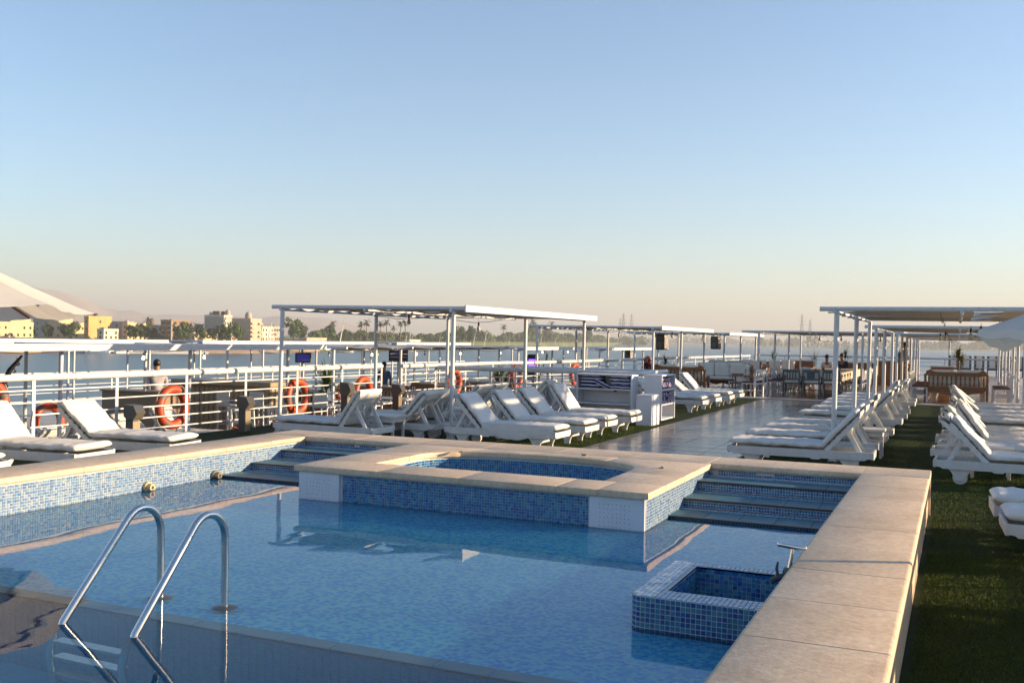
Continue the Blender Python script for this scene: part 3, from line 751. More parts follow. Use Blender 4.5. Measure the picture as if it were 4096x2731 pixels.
# ================================================================== our deck
PX0, PX1, PY1, PY0 = -7.50, -0.82, 10.42, 0.6      # pool inner faces
CZ, WZ = 0.45, 0.12                                  # coping top, pool water
DX0, DX1, DYE = -12.05, 4.2, 62.0
mb = MB()
# deck plate with the pool pit left open
for x0, x1, y0, y1 in ((DX0, PX0-.6, -6, 31.2), (PX1+.6, DX1, -6, 31.2), (PX0-.6, PX1+.6, 11.05, 31.2), (PX0-.6, PX1+.6, -6, 0.0)):
    mb.box(x0, x1, y0, y1, -.30, -.03)
mb.box(DX0, DX1, 31.2, DYE, -.30, -.005)
struct('deck', mb, M['concrete'])
mb = MB(); mb.prism([(DX0+.03,-5.9),(DX1-.03,-5.9),(DX1-.03,DYE-10),(-4,DYE+6),(DX0+.03,DYE-10)], 'z', -9.2, -1.75)
for q in ((DX0+.03, DX0+.2, -5.9, DYE-10), (DX1-.2, DX1-.03, -5.9, DYE-10), (DX0+.2, DX1-.2, -5.9, -5.7)): mb.box(*q, -1.75, -.302)
tag(mb.obj('ship_hull', M['hull_white']), kind='structure')
# artificial turf strips (sheets above the plate)
struct('turf', MB().box(DX0+.1, PX0-.576, -5.8, 31.0, -.03, 0.0).box(PX0-.576, -5.47, 10.998, 31.0, -.03, 0.0).box(-2.93, PX1+.576, 10.998, 31.0, -.03, 0.0).box(PX1+.576, DX1-.1, -5.8, 31.0, -.03, 0.0), M['turf'])
def blades(name, areas, n, hgt, seed):
    r = np.random.default_rng(seed)
    A = np.array([(a[1]-a[0])*(a[3]-a[2])*a[4] for a in areas]); idx = r.choice(len(areas), n, p=A/A.sum()); ar = np.array(areas)[idx]
    x = ar[:,0] + r.random(n)*(ar[:,1]-ar[:,0]); y = ar[:,2] + r.random(n)*(ar[:,3]-ar[:,2])
    a = r.random(n)*2*np.pi; w = .0035+.002*r.random(n); h = hgt*(.6+.7*r.random(n)); lx = (r.random(n)-.5)*.02; ly = (r.random(n)-.5)*.02 + .004
    v = np.empty((n, 3, 3), np.float32)
    v[:,0,0] = x-np.cos(a)*w; v[:,0,1] = y-np.sin(a)*w; v[:,0,2] = 0
    v[:,1,0] = x+np.cos(a)*w; v[:,1,1] = y+np.sin(a)*w; v[:,1,2] = 0
    v[:,2,0] = x+lx; v[:,2,1] = y+ly; v[:,2,2] = h
    me = bpy.data.meshes.new(name); me.vertices.add(3*n); me.vertices.foreach_set('co', v.ravel())
    me.loops.add(3*n); me.loops.foreach_set('vertex_index', np.arange(3*n, dtype=np.int32))
    me.polygons.add(n); me.polygons.foreach_set('loop_start', np.arange(0, 3*n, 3, dtype=np.int32)); me.polygons.foreach_set('loop_total', np.full(n, 3, np.int32))
    me.update(calc_edges=True); me.materials.append(M['blade'])
    tag(mobj(name, me), kind='stuff')
blades('turf_grass', [(-.2,1.9,2.6,9,3.0),(-.2,1.6,9,17,1.2),(-7.4,-5.5,11.2,20,.9),(-3.0,-.2,11.2,20,.35)], 190000, .015, 3)

# grey tiled path: every tile a piece of its own
path = tag(MB().box(-5.465, -2.935, 11.07, 30.98, -.03, -.006).obj('tiled_path', M['dark']), kind='structure')
tw, tl = .626, .62
tm = [MB().cbox(-tw/2+.0065, tw/2-.0065, -tl/2+.0065, tl/2-.0065, -.012, .0, .003).mesh('floor_tile', M['path']) for _ in range(1)][0]
y = 11.4; k = 0
while y < 30.7:
    for i in range(4):
        o = mobj('floor_tile', tm, path, (-5.45+tw*(i+.5), y, .004+rng.uniform(-.0012,.0012))); o.rotation_euler = (rng.uniform(-.0012,.0012), rng.uniform(-.0012,.0012), 0)
    y += tl
# threshold and dining floor
thr = tag(MB().box(DX0+.1, DX1-.1, 31.0, 31.45, -.03, .035).obj('threshold_kerb', M['concrete']), kind='structure')
dfl = tag(MB().box(DX0+.1, DX1-.1, 31.45, DYE-.5, -.004, .006).obj('dining_floor', M['concrete']), kind='structure')
tm2 = MB().cbox(-.397,.397,-.397,.397,-.012,.0,.003).mesh('floor_tile', M['dining_floor'])
for j in range(13):
    for i in range(14):
        mobj('floor_tile', tm2, dfl, (-8.6+.8*i, 31.87+.8*j, .02+rng.uniform(-.001,.001)))
tag(MB().box(-9.1, 2.6, 42.0, DYE-.6, .008, .02).obj('dining_floor_far', M['dining_floor']), kind='structure')

# ================================================================== swimming pool
pool = thing('swimming_pool', 'large pool of blue mosaic with beige limestone coping filling the foreground', 'swimming pool', (0,0,0))
def tiles(mb, o, u, v, nu, nv, p, keep=None, gap=.0026, dep=.004, pv=None):
    """mosaic on a face: origin o, unit directions u (along), v (up); outward normal = u x v"""
    pv = pv or p; o, u, v = Vector(o), Vector(u), Vector(v); w = u.cross(v).normalized()
    for i in range(nu):
        for j in range(nv):
            if keep and not keep(i, j): continue
            a = gap*.5 + rng.uniform(-.0006,.0006); e = dep*rng.uniform(.7,1.15)
            q = [o+u*(i*p+a)+v*(j*pv+a), o+u*((i+1)*p-a)+v*(j*pv+a), o+u*((i+1)*p-a)+v*((j+1)*pv-a), o+u*(i*p+a)+v*((j+1)*pv-a)]
            c = .0016
            t_ = [o+u*(i*p+a+c)+v*(j*pv+a+c)+w*e, o+u*((i+1)*p-a-c)+v*(j*pv+a+c)+w*e, o+u*((i+1)*p-a-c)+v*((j+1)*pv-a-c)+w*e, o+u*(i*p+a+c)+v*((j+1)*pv-a-c)+w*e]
            mb.add(q+t_, [(4,5,6,7),(0,1,5,4),(1,2,6,5),(2,3,7,6),(3,0,4,7)])
def mosaic(name, mb, parent, mat=None):
    o = mobj(name, fastmesh(mb, name, mat or M['mosaic']), parent); o['kind'] = 'stuff'; return o
def fastmesh(mb, name, mat):
    me = bpy.data.meshes.new(name); me.from_pydata(mb.v, [], mb.f); me.materials.append(mat); me.update(); return me
P_ = .0262
# shell (grout coloured concrete)
sh = MB()
sh.box(PX0-.55, PX0, PY0, PY1+.55, -1.3, .392)                      # left wall
sh.box(PX1, PX1+.55, PY0-.5, PY1+.55, -1.3, .392)                   # right wall
sh.box(PX0, PX1, PY1, PY1+.55, -1.3, .392)                          # back wall
sh.box(PX0-.55, PX1, PY0-.5, PY0, -1.3, .392)                       # near wall
sh.obj('pool_wall', M['grout'], pool)
MB().box(PX0, PX1, 4.36, PY1, -.6, .045).obj('shelf_floor', M['shelf_floor'], pool)
MB().box(PX0, PX1, PY0, 4.36, -1.5, -1.3).obj('deep_floor', M['deep_wall'], pool)
MB().box(PX0, PX1, 4.345, 4.359, -1.3, .044).obj('deep_wall', M['deep_wall'], pool)
# thin grout lines on the deep wall: mosaic rows
em = MB().cbox(-.147,.147,-.07,.05,-.012,.0,.004).mesh('edge_tile', M['edge_tile'])
for k in range(22): mobj('edge_tile', em, pool, (PX0+.152+.3037*k, 4.40, .058))
MB().box(PX0, PX1, 4.322, 4.342, .024, .05).obj('edge_trim', M['nosing'], pool)
mb2 = MB(); tiles(mb2, (PX0, 4.3445, -1.28), (1,0,0), (0,0,1), 127, 25, .0524); mosaic('deep_wall_mosaic', mb2, pool, M['deep_wall'])
# left wall mosaic (normal +X), from the near end to the back
mb = MB(); nl = int((PY1-PY0)/P_); tiles(mb, (PX0, PY0, .06), (0,1,0), (0,0,1), nl, 12, P_); mosaic('wall_mosaic', mb, pool, M['mosaic_lit'])
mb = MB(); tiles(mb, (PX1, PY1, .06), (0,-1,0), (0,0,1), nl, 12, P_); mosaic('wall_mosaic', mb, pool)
# coping stones
def coping(parent, x0, x1, y0, y1, along='y'):
    """one coping stone: bullnosed on its two long edges, tight butt joints at its ends"""
    z = rng.uniform(-.0012, .0012); g = .0014; r = .022
    a, b = (x0, x1) if along == 'y' else (y0, y1)
    top, bot = CZ+z, CZ-.062+z; prof = []
    for cx, cz, s0 in ((b-r, top-r, 0), (a+r, top-r, 90), (a+r, bot+r, 180), (b-r, bot+r, 270)):
        for k in range(4): t = R(s0+30*k); prof.append((cx+r*math.cos(t), cz+r*math.sin(t)))
    lo, hi = ((y0, y1) if along == 'y' else (x0, x1))
    mb = MB(); n = len(prof); rows = []
    for t, sh in ((lo+g, .0022), (lo+g+.0025, 0), (hi-g-.0025, 0), (hi-g, .0022)):
        m = ((a+b)/2, (top+bot)/2); row = [(m[0]+(p[0]-m[0])*(1-sh/(b-a)*2), m[1]+(p[1]-m[1])*(1-sh/.031)) for p in prof]
        mb.v += [((p[0], t, p[1]) if along == 'y' else (t, p[0], p[1])) for p in row]
    for i in range(3): mb.f += [(i*n+k, i*n+(k+1) % n, (i+1)*n+(k+1) % n, (i+1)*n+k) for k in range(n)]
    mb.f += [tuple(range(n)), tuple(3*n+k for k in range(n-1, -1, -1))]
    return mb.obj('coping_stone', M['stone'], parent, 38)
NO = .035
ys = [-.1,.75,1.5,2.3,3.05,3.7,4.38,5.1,5.82,6.55,7.3,8.02,8.8,9.55,10.38]
for a, b in zip(ys, ys[1:]): coping(pool, PX1-NO, PX1+.6, a, b)
yl = [-.1,.9,1.9,2.9,3.95,4.9,5.95,6.9,7.95,8.9,9.7,10.38]
for a, b in zip(yl, yl[1:]): coping(pool, PX0-.6, PX0+NO, a, b)
xs = [PX0-.6, PX0+.02, -6.75, -5.9, -5.0, -4.1, -3.2, -2.37, -1.55, PX1-.02, PX1+.6]
for a, b in zip(xs, xs[1:]): coping(pool, a, b, PY1-NO-.005, PY1+.63, 'x')
xn = [PX0+.04,-6.3,-5.2,-4.1,-3.0,-1.9,PX1-.04]
for a, b in zip(xn, xn[1:]): coping(pool, a, b, -.1, .64, 'x')
# cladding slabs on the outer right wall
yy = [-.1,1.0,2.1,3.2,4.3,5.4,6.5,7.6,8.7,9.8,11.0]
for a, b in zip(yy, yy[1:]): MB().cbox(PX1+.552, PX1+.575, a+.003, b-.003, 0, .386, .003).obj('cladding_slab', M['stone'], pool)
for a, b in zip(xs, xs[1:]): MB().cbox(a+.003, b-.003, PY1+.552, PY1+.575, 0, .386, .003).obj('cladding_slab', M['stone'], pool)
for a, b in zip(yl, yl[1:]): MB().cbox(PX0-.575, PX0-.552, a+.003, b-.003, 0, .386, .003).obj('cladding_slab', M['stone'], pool)
# entry steps left and right of the tub
TX0, TX1, TY0 = -5.90, -2.37, 8.10
def steps(x0, x1, lab):
    ny = [8.84, 9.37, 9.93, PY1]; nz = [.145, .228, .325]
    for k in range(3):
        y0, y1, z = ny[k], ny[k+1], nz[k]
        st = MB().box(x0, x1, y0+.012, PY1 - .0005*k, (nz[k-1] if k else .0), z-.012).obj('pool_step', M['grout'], pool)
        n = max(4, int((x1-x0)/.3)); w = (x1-x0)/n
        for i in range(n): MB().cbox(x0+w*i+.002, x0+w*(i+1)-.002, y0+.03, y1-.13, z-.013, z, .002).obj('tread_tile', M['tread'], st)
        rb = MB(); m = int((x1-x0)/.035)
        for i in range(m): rb.box(x0+.035*i+.004, x0+.035*i+.029, y1-.125, y1-.012, z-.013, z-.002)
        rb.obj('ribbed_strip', M['tread_rib'], st)['kind'] = 'stuff'
        MB().cbox(x0+.002, x1-.002, y0-.012, y0+.028, z-.016, z+.001, .004).obj('nosing', M['nosing'], st)
        zb = (nz[k-1] if k else .045)
        hh = z-.018-zb; nr = max(1, int(hh/P_)); mb = MB(); tiles(mb, (x0, y0+.012, zb+.004), (1,0,0), (0,0,1), int((x1-x0)/P_), nr, P_, gap=.005); mosaic('riser_mosaic', mb, st)
    mb = MB(); tiles(mb, (x0, PY1, nz[2]+.004), (1,0,0), (0,0,1), int((x1-x0)/P_), 2, P_, keep=lambda i, j: noise.noise(Vector((i*.21+x0*3, j*.4, 1))) < .33, gap=.005); mosaic('riser_mosaic', mb, pool)
steps(PX0, TX0, 'left'); steps(TX1, PX1, 'right')
# wall inlets
for y in (7.76, 8.92):
    nz_ = MB().tube([(PX0-.01,0,0),(PX0+.035,0,0)], .055, 14); nz_.tube([(PX0+.03,0,0),(PX0+.085,0,0)], [.042,.036], 14)
    o = nz_.obj('inlet_nozzle', M['h_cream'] if y < 8 else M['lamp_tan'], pool, 40); o.location = (0, y-.13*(y-7.5), .155)
    h = MB().tube([(PX0+.0852,0,0),(PX0+.088,0,0)], .018, 10).obj('opening', M['dark'], o)
# raised tub
tub = thing('plunge_tub', 'raised D-shaped tub of blue mosaic with a wide limestone rim between the two entry steps', 'hot tub', (0,0,0))
HX0, HX1, HY0, HYS, HYM = -5.36, -2.885, 8.60, 9.35, 10.14
def hole(n=28, off=0.0):
    """outline of the opening, counter-clockwise from the front right corner"""
    pts = [(HX1-off, HY0+off), (HX1-off, (HY0+HYS)/2), (HX1-off, HYS)]
    cx = (HX0+HX1)/2; a = (HX1-HX0)/2-off; b = HYM-HYS-off
    for k in range(1, n):
        t = math.pi*k/n; cs, sn = math.cos(t), math.sin(t)
        pts.append((cx+a*math.copysign(abs(cs)**.75, cs), HYS+b*abs(sn)**.75))
    pts += [(HX0+off, HYS), (HX0+off, (HY0+HYS)/2), (HX0+off, HY0+off)]
    return pts
# body walls
mb = MB(); mb.box(TX0, TX1, TY0+.02, HY0-.001, -.3, .392); mb.box(TX0, HX0-.001, HY0, PY1-.002, -.3, .392); mb.box(HX1+.001, TX1, HY0, PY1-.002, -.3, .392)
hp = hole()
ring = [(x, y) for x, y in hp if y >= HYS-1e-6]
v = []; f = []
for x, y in ring: v += [(x, y, -.3), (x, y, .392), (x, PY1-.003, .392)]
for i in range(len(ring)-1): f += [(i*3, i*3+1, i*3+4, i*3+3), (i*3+1, i*3+2, i*3+5, i*3+4)]
mb.add(v, f); mb.obj('tub_wall', M['grout'], tub)
MB().box(HX0-.05, HX1+.05, HY0-.05, HYM+.1, -.36, -.3).obj('tub_floor', M['shelf_floor'], tub)
# inside mosaic following the outline
mb = MB(); loop = hp + [hp[0]]; acc = 0
dense = []
for (x0,y0),(x1,y1) in zip(hp, hp[1:]):
    L = math.hypot(x1-x0, y1-y0); m = max(1, int(round(L/P_)))
    for k in range(m): dense.append((x0+(x1-x0)*k/m, y0+(y1-y0)*k/m, x0+(x1-x0)*(k+1)/m, y0+(y1-y0)*(k+1)/m))
for x0, y0, x1, y1 in dense:
    u = Vector((x1-x0, y1-y0, 0)); L = u.length
    if L < .006: continue
    tiles(mb, (x1, y1, -.29), -u.normalized(), (0,0,1), 1, 25, L, pv=P_)
mb.v = [tuple(p) for p in mb.v]; mosaic('inner_mosaic', mb, tub)
mb = MB(); tiles(mb, (HX1, HY0, -.29), (-1,0,0), (0,0,1), int((HX1-HX0)/P_), 25, P_); mosaic('inner_mosaic', mb, tub)
# outer faces
mb = MB(); tiles(mb, (TX0+.50, TY0+.02, .06), (1,0,0), (0,0,1), int((TX1-TX0-1.0)/P_), 12, P_); mosaic('front_mosaic', mb, tub)
mb = MB(); tiles(mb, (TX1, TY0+.03, .06), (0,1,0), (0,0,1), int(2.28/P_), 12, P_); mosaic('side_mosaic', mb, tub, M['mosaic_lit'])
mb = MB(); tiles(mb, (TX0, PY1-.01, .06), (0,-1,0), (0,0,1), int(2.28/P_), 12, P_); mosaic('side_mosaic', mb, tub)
for x in (TX0+.003, TX1-.50):
    w = .47 if x < -4 else .495
    p = MB().cbox(x, x+w, TY0-.002, TY0+.022, .02, .386, .004).obj('access_panel', M['panel_white'], tub)
    hl = MB()
    for i in range(8):
        for j in range(7):
            if rng.random() < .85:
                cx, cz = x+.10+.037*i+rng.uniform(-.006,.006), .10+.037*j+rng.uniform(-.004,.004)
                hl.tube([(cx, TY0-.0025, cz),(cx, TY0-.0035, cz)], .0036, 6)
    hl.obj('drill_holes', M['dark'], p)['kind'] = 'stuff'
# rim stones of the tub
def rim(poly):
    b = MB().prism(poly, 'z', CZ-.06, CZ+rng.uniform(-.001,.001)); me = b.mesh('coping_stone', M['stone'])
    bm = bmesh.new(); bm.from_mesh(me); bmesh.ops.recalc_face_normals(bm, faces=bm.faces)
    es = [e for e in bm.edges if abs(e.verts[0].co.z-e.verts[1].co.z) < .01]
    bmesh.ops.bevel(bm, geom=es, offset=.013, segments=2, affect='EDGES', profile=.6); bm.to_mesh(me); bm.free()
    me.polygons.foreach_set('use_smooth', [True]*len(me.polygons)); me.set_sharp_from_angle(angle=R(35))
    return mobj('coping_stone', me, tub)
g = .0014; yb = PY1-NO-.007
fx = [TX0-NO, -4.98, -4.12, -3.17, -2.78, TX1+NO]
for a, b in zip(fx, fx[1:]): rim([(a+g, TY0-NO), (b-g, TY0-NO), (b-g, HY0-.002), (a+g, HY0-.002)])
hq = hole(28, -.002); arc = [p for p in hq if p[1] >= HYS-1e-6]
rim([(HX1-.03, HY0+g), (TX1+NO, HY0+g), (TX1+NO, 9.28), (HX1-.03, 9.28)])
rim([(TX0-NO, HY0+g), (HX0+.03, HY0+g), (HX0+.03, 9.28), (TX0-NO, 9.28)])
ins = hole(28, .03); ai = [p for p in ins if p[1] >= HYS-1e-6]
cuts = [0, 9, 15, 21, len(ai)-1]
outer_x = [TX1+NO, -3.35, -4.12, -4.9, TX0-NO]
for k in range(4):
    a, b = cuts[k], cuts[k+1]; inner = ai[a:b+1]
    poly = list(inner)
    if k == 0: poly += [(outer_x[1]+g, yb), (TX1+NO, yb), (TX1+NO, 9.285)]; poly[0] = (poly[0][0], 9.285)
    elif k == 3: poly[-1] = (poly[-1][0], 9.285); poly += [(TX0-NO, 9.285), (TX0-NO, yb), (outer_x[3]-g, yb)]
    else: poly += [(outer_x[k+1]+g, yb), (outer_x[k]-g, yb)]
    # orientation
    ar = sum(poly[i][0]*poly[(i+1) % len(poly)][1]-poly[(i+1) % len(poly)][0]*poly[i][1] for i in range(len(poly)))
    if ar < 0: poly = poly[::-1]
    rim(poly)
# three small brass cleats on the rim
for q, (x, y, lab) in enumerate([(-5.02, 9.88, 'small corroded fixing on the tub rim, left of the opening'), (-3.72, 10.32, 'small corroded fixing on the rim behind the tub opening'), (-2.68, 9.72, 'small corroded fixing on the tub rim, right of the opening')]):
    c = thing('rim_fixing', lab, 'fixing', (x, y, CZ), rng.uniform(0,3), 'fixings on the tub rim')
    MB().lathe([(.028,0),(.03,.008),(.016,.018),(.005,.022)], 10).obj('washer', M['lamp_tan'], c, 40); MB().tube([(-.035,0,.012),(.035,.006,.016)], .007, 6).obj('bolt', M['concrete'], c)
# water
struct('pool_water', MB().add([(PX0+.001,PY0,WZ),(PX1-.001,PY0,WZ),(PX1-.001,PY1,WZ),(PX0+.001,PY1,WZ)], [(0,1,2,3)]), M['pool_water'], recalc=False)

# ---- foot basin in the corner of the wall
bx0, bx1, by0, by1, bz = -1.655, PX1-.001, 5.37, 6.36, .30
ix0, iy0, iy1 = -1.485, 5.56, 6.25
basin = thing('foot_basin', 'square foot basin of shade-darkened blue mosaic built against the right pool wall', 'basin', (0,0,0))
mb = MB(); cr = .07
def rr(x0, x1, y0, y1, r, n=5):
    p = []
    for k in range(n+1):
        a = math.pi/2*k/n; p.append((x0+r-r*math.sin(a), y0+r-r*math.cos(a)))     # near-left corner
    p = p[::1]
    q = []
    for k in range(n+1):
        a = math.pi/2*k/n; q.append((x0+r-r*math.cos(a), y1-r+r*math.sin(a)))     # far-left corner
    return p, q
near, far = rr(bx0, bx1, by0, by1, cr)
outl = [(bx1, by0)] + near + far + [(bx1, by1)]                     # open against the wall, clockwise seen from above
inn = [(bx1, iy0), (ix0, iy0), (ix0, iy1), (bx1, iy1)]
v = [(x, y, 0) for x, y in outl] + [(x, y, bz) for x, y in outl]; n = len(outl); f = [(i, i+1, n+i+1, n+i) for i in range(n-1)]
mb.add(v, f)
mb.prism([(bx1, by0+.001)]+[(x+.001, y) for x, y in near]+[(x+.001, y) for x, y in far]+[(bx1, by1-.001), (bx1, iy1), (ix0, iy1), (ix0, iy0), (bx1, iy0)], 'z', bz-.03, bz-.0021)
mb.box(bx0+.03, bx1, by0+.02, iy0, 0, bz-.002); mb.box(bx0+.03, ix0, iy0, iy1, 0, bz-.002); mb.box(bx0+.03, bx1, iy1, by1-.02, 0, bz-.002); mb.box(ix0, bx1, iy0, iy1, .0, .06)
mb.obj('basin_wall', M['grout'], basin)
PB = .0285
# outer mosaic follows the rounded outline; the pieces on the face seen are single objects
seq = []
for (x0,y0),(x1,y1) in zip(outl, outl[1:]):
    L = math.hypot(x1-x0, y1-y0); seq.append(((x0,y0),(x1,y1),L))
tot = sum(s[2] for s in seq); nn = int(tot/PB)
def at(d):
    for (x0,y0),(x1,y1),L in seq:
        if d <= L: t = d/L; return (x0+(x1-x0)*t, y0+(y1-y0)*t)
        d -= L
    return seq[-1][1]
tmesh = MB(); tiles(tmesh, (-PB/2, 0, 0), (1,0,0), (0,0,1), 1, 1, PB); tmesh = fastmesh(tmesh, 'mosaic_tile', M['mosaic_shaded'])
bulk = MB(); cnt = 0
for i in range(nn):
    a, b = at(i*tot/nn), at((i+1)*tot/nn); u = Vector((b[0]-a[0], b[1]-a[1], 0)).normalized()
    for j in range(9):
        z = .04+j*PB
        if i < 33 and z > .09:
            c = ((a[0]+b[0])/2, (a[1]+b[1])/2); w = Vector((-u.y, u.x, 0))
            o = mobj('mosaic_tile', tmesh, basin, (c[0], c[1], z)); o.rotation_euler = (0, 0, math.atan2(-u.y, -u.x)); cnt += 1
        else: tiles(bulk, (b[0], b[1], z), -u, (0,0,1), 1, 1, PB)
tiles(bulk, (ix0, iy1, .06), (1,0,0), (0,0,1), int((bx1-ix0)/PB), 8, PB)
tiles(bulk, (ix0, iy0, .06), (0,1,0), (0,0,1), int((iy1-iy0)/PB), 8, PB)
tiles(bulk, (bx1, iy0, .06), (-1,0,0), (0,0,1), int((bx1-ix0)/PB), 8, PB)
# flip check for the inside far face: it must look towards the camera (-Y)
mosaic('basin_mosaic', bulk, basin)
top = MB()
def keep_(i, j, ox=bx0+.004, oy=by0+.004):
    x, y = ox+(i+.5)*PB, oy+(j+.5)*PB
    if ix0-.01 < x and iy0-.01 < y < iy1+.01: return False
    if x > bx1-.012 or y > by1-.016: return False
    for cy, sg in ((by0+cr, -1), (by1-cr, 1)):
        if x < bx0+cr and (y-cy)*sg > 0 and math.hypot(x-bx0-cr, y-cy) > cr-.010: return False
    return True
tiles(top, (bx0+.004, by0+.004, bz-.002), (1,0,0), (0,1,0), 29, 35, PB, keep=keep_)
mosaic('rim_mosaic', top, basin, M['mosaic_lit'])
# tap
tap = thing('tap', 'chrome water tap with a T-shaped handle and a grey hose valve over the foot basin', 'tap', (-.90, 6.13, .34))
MB().tube([(.06,.02,-.03),(-.02,0,-.02),(-.05,-.01,-.02),(-.10,-.03,-.05)], [.022,.024,.02,.016], 10).obj('spout', M['lamp_grey'], tap, 50)
MB().lathe([(.030,-.05),(.036,-.02),(.036,.02),(.026,.04)], 12).obj('valve_body', M['lamp_grey'], tap, 50)
MB().tube([(0,0,.03),(.012,.004,.10),(.02,.008,.16)], [.014,.012,.011], 8).obj('stem', M['chrome'], tap, 60)
MB().tube([(-.055,-.006,.175),(.02,.008,.165),(.085,.02,.160)], [.015,.017,.015], 10).ball((-.055,-.006,.175), .017).ball((.085,.02,.16), .017).obj('handle', M['chrome'], tap, 60)
MB().tube([(-.06,-.01,-.02),(-.07,-.01,.03),(-.062,-.01,.07)], [.01,.009,.006], 7).obj('lever', M['lamp_grey'], tap, 60)

# ---- ladder
lad = thing('pool_ladder', 'stainless steel pool ladder with two arched handrails standing in the water', 'ladder', (0,0,0))
for x, xf in ((-4.385, -4.455), (-3.895, -3.935)):
    pts = [(x, 4.645, .04), (x, 4.645, .2), (x, 4.645, .36), (x, 4.64, .49)]
    for k in range(0, 11):
        a = R(6+ (128)*k/10); pts.append((x+(xf-x)*.25*k/10, 4.50+.14*math.cos(a), .53+.155*math.sin(a)))
    p0 = Vector(pts[-1]); p1 = Vector((xf, 3.99, .13)); dr = (p1-p0)
    for k in range(1, 5): pts.append(tuple(p0+dr*k/4))
    p2 = p1 + Vector((0, -.06, -.14)); pts += [tuple(p2), (xf, 3.90, -.3), (xf, 3.92, -.75), (xf, 4.05, -1.0)]
    MB().tube(pts, .0222, 18).obj('handrail', M['steel'], lad, 60)
    MB().lathe([(.075,0),(.075,.006),(.06,.012),(.024,.016)], 20, (x, 4.645, WZ-.008)).obj('flange', M['lamp_grey'], lad, 40)
for z in (-.12, -.38, -.64):
    MB().cbox(-4.44, -3.95, 3.885, 3.975, z-.015, z+.015, .01).obj('step', M['steel'], lad)
# ================================================================== sun loungers
def mattress(seed, ang, L=1.27, B=.655, W=.63, T=.086):
    """bent mattress; x runs from the head (-) to the foot (+), hinge at x = -.33"""
    a = R(ang); hx, hz = -.33, .318
    path = []
    nS, nB = 44, 26
    for i in range(nS+1): path.append((hx+L*(1-i/nS), hz, 0.0))
    for i in range(1, nB+1):
        s = B*i/nB; path.append((hx-math.cos(a)*s, hz+math.sin(a)*s, a))
    # round the crease, then sample normals
    pts = [Vector((p[0], 0, p[1])) for p in path]
    for _ in range(2):
        q = pts[:]
        for i in range(1, len(pts)-1): q[i] = (pts[i-1]+pts[i]*2+pts[i+1])/4
        pts = q
    N = 30; mb = MB(); m = len(pts)
    def se(c, e): return math.copysign(abs(c)**e, c)
    for i, p in enumerate(pts):
        d = (pts[min(i+1, m-1)]-pts[max(i-1, 0)]).normalized(); nrm = Vector((d.z, 0, -d.x))
        if nrm.z < 0: nrm = -nrm
        e = min(i, m-1-i)/1.6; e = min(1.0, e); k = math.sin(e*math.pi/2)**.6 if e < 1 else 1; k = max(.25, k)
        for j in range(N):
            t = 2*math.pi*j/N; cy, cz = se(math.cos(t), .38), se(math.sin(t), .55)
            wv = noise.noise(Vector((i*.16, cy*1.8, seed*3.7)))*.013 + noise.noise(Vector((i*.5, cy*3.5, seed+9)))*.008 - abs(noise.noise(Vector((i*.22+cy*2.2, cy*4-i*.12, seed+4))))*.012
            y = cy*W/2*(.93+.07*k) + (noise.noise(Vector((i*.3, cz, seed+20)))*.014 if abs(cy) > .8 else 0)
            up = T/2*(1+cz*k) + (wv if cz > -.3 else wv*.4) + (-.012*noise.noise(Vector((i*.25, seed, 1))) if cz < -.3 else 0)
            q = p + nrm*up; mb.v.append((q.x, y, q.z))
    for i in range(m-1):
        for j in range(N): mb.f.append((i*N+j, i*N+(j+1) % N, (i+1)*N+(j+1) % N, (i+1)*N+j))
    mb.f += [tuple(range(N)), tuple((m-1)*N+j for j in range(N-1, -1, -1))]
    return mb.mesh('mattress', M['fabric'], 180)
def flap(seed, ang):
    a = R(ang); hx, hz = -.33, .318; top = Vector((hx-math.cos(a)*.655, 0, hz+math.sin(a)*.655)); d = Vector((math.cos(a), 0, -math.sin(a))); n = Vector((-math.sin(a), 0, -math.cos(a)))
    mb = MB()
    def fn(u, v):
        y = (v-.5)*.60*(1-.06*u); s = u*.20; o = .02+.03*math.sin(min(1, u*3)*math.pi/2) + .008*noise.noise(Vector((u*4, v*6, seed)))
        s *= .62; p = top + d*(s-.015) + n*o + Vector((0, y, 0)) + Vector((0,0,.03*(1-u)))
        p.z += -.012*math.sin(v*math.pi)*u + .01*noise.noise(Vector((v*5, seed, 2)))*u
        return tuple(p)
    mb.grid(fn, 6, 10); return mb.mesh('cover_flap', M['fabric'], 180)
def tie(seed, ang):
    a = R(ang); hx, hz = -.33, .318; c = Vector((hx-math.cos(a)*.42, .03, hz+math.sin(a)*.42)) + Vector((-math.sin(a), 0, -math.cos(a)))*.07
    return MB().tube([c+Vector((.03,-.05,.02)), c, c+Vector((-.004,.01,-.06)), c+Vector((-.002,.005,-.15))], [.006,.014,.008,.005], 6).tube([c, c+Vector((-.005,.03,-.05)), c+Vector((-.002,.045,-.11))], [.01,.007,.004], 5).mesh('tie', M['fabric'], 60)
MATS = {(s, a): mattress(s, a) for s in range(4) for a in (40, 48, 55)}
FLAPS = {(s, a): flap(s, a) for s in range(2) for a in (40, 48, 55)}
TIES = {a: tie(1, a) for a in (40, 48, 55)}
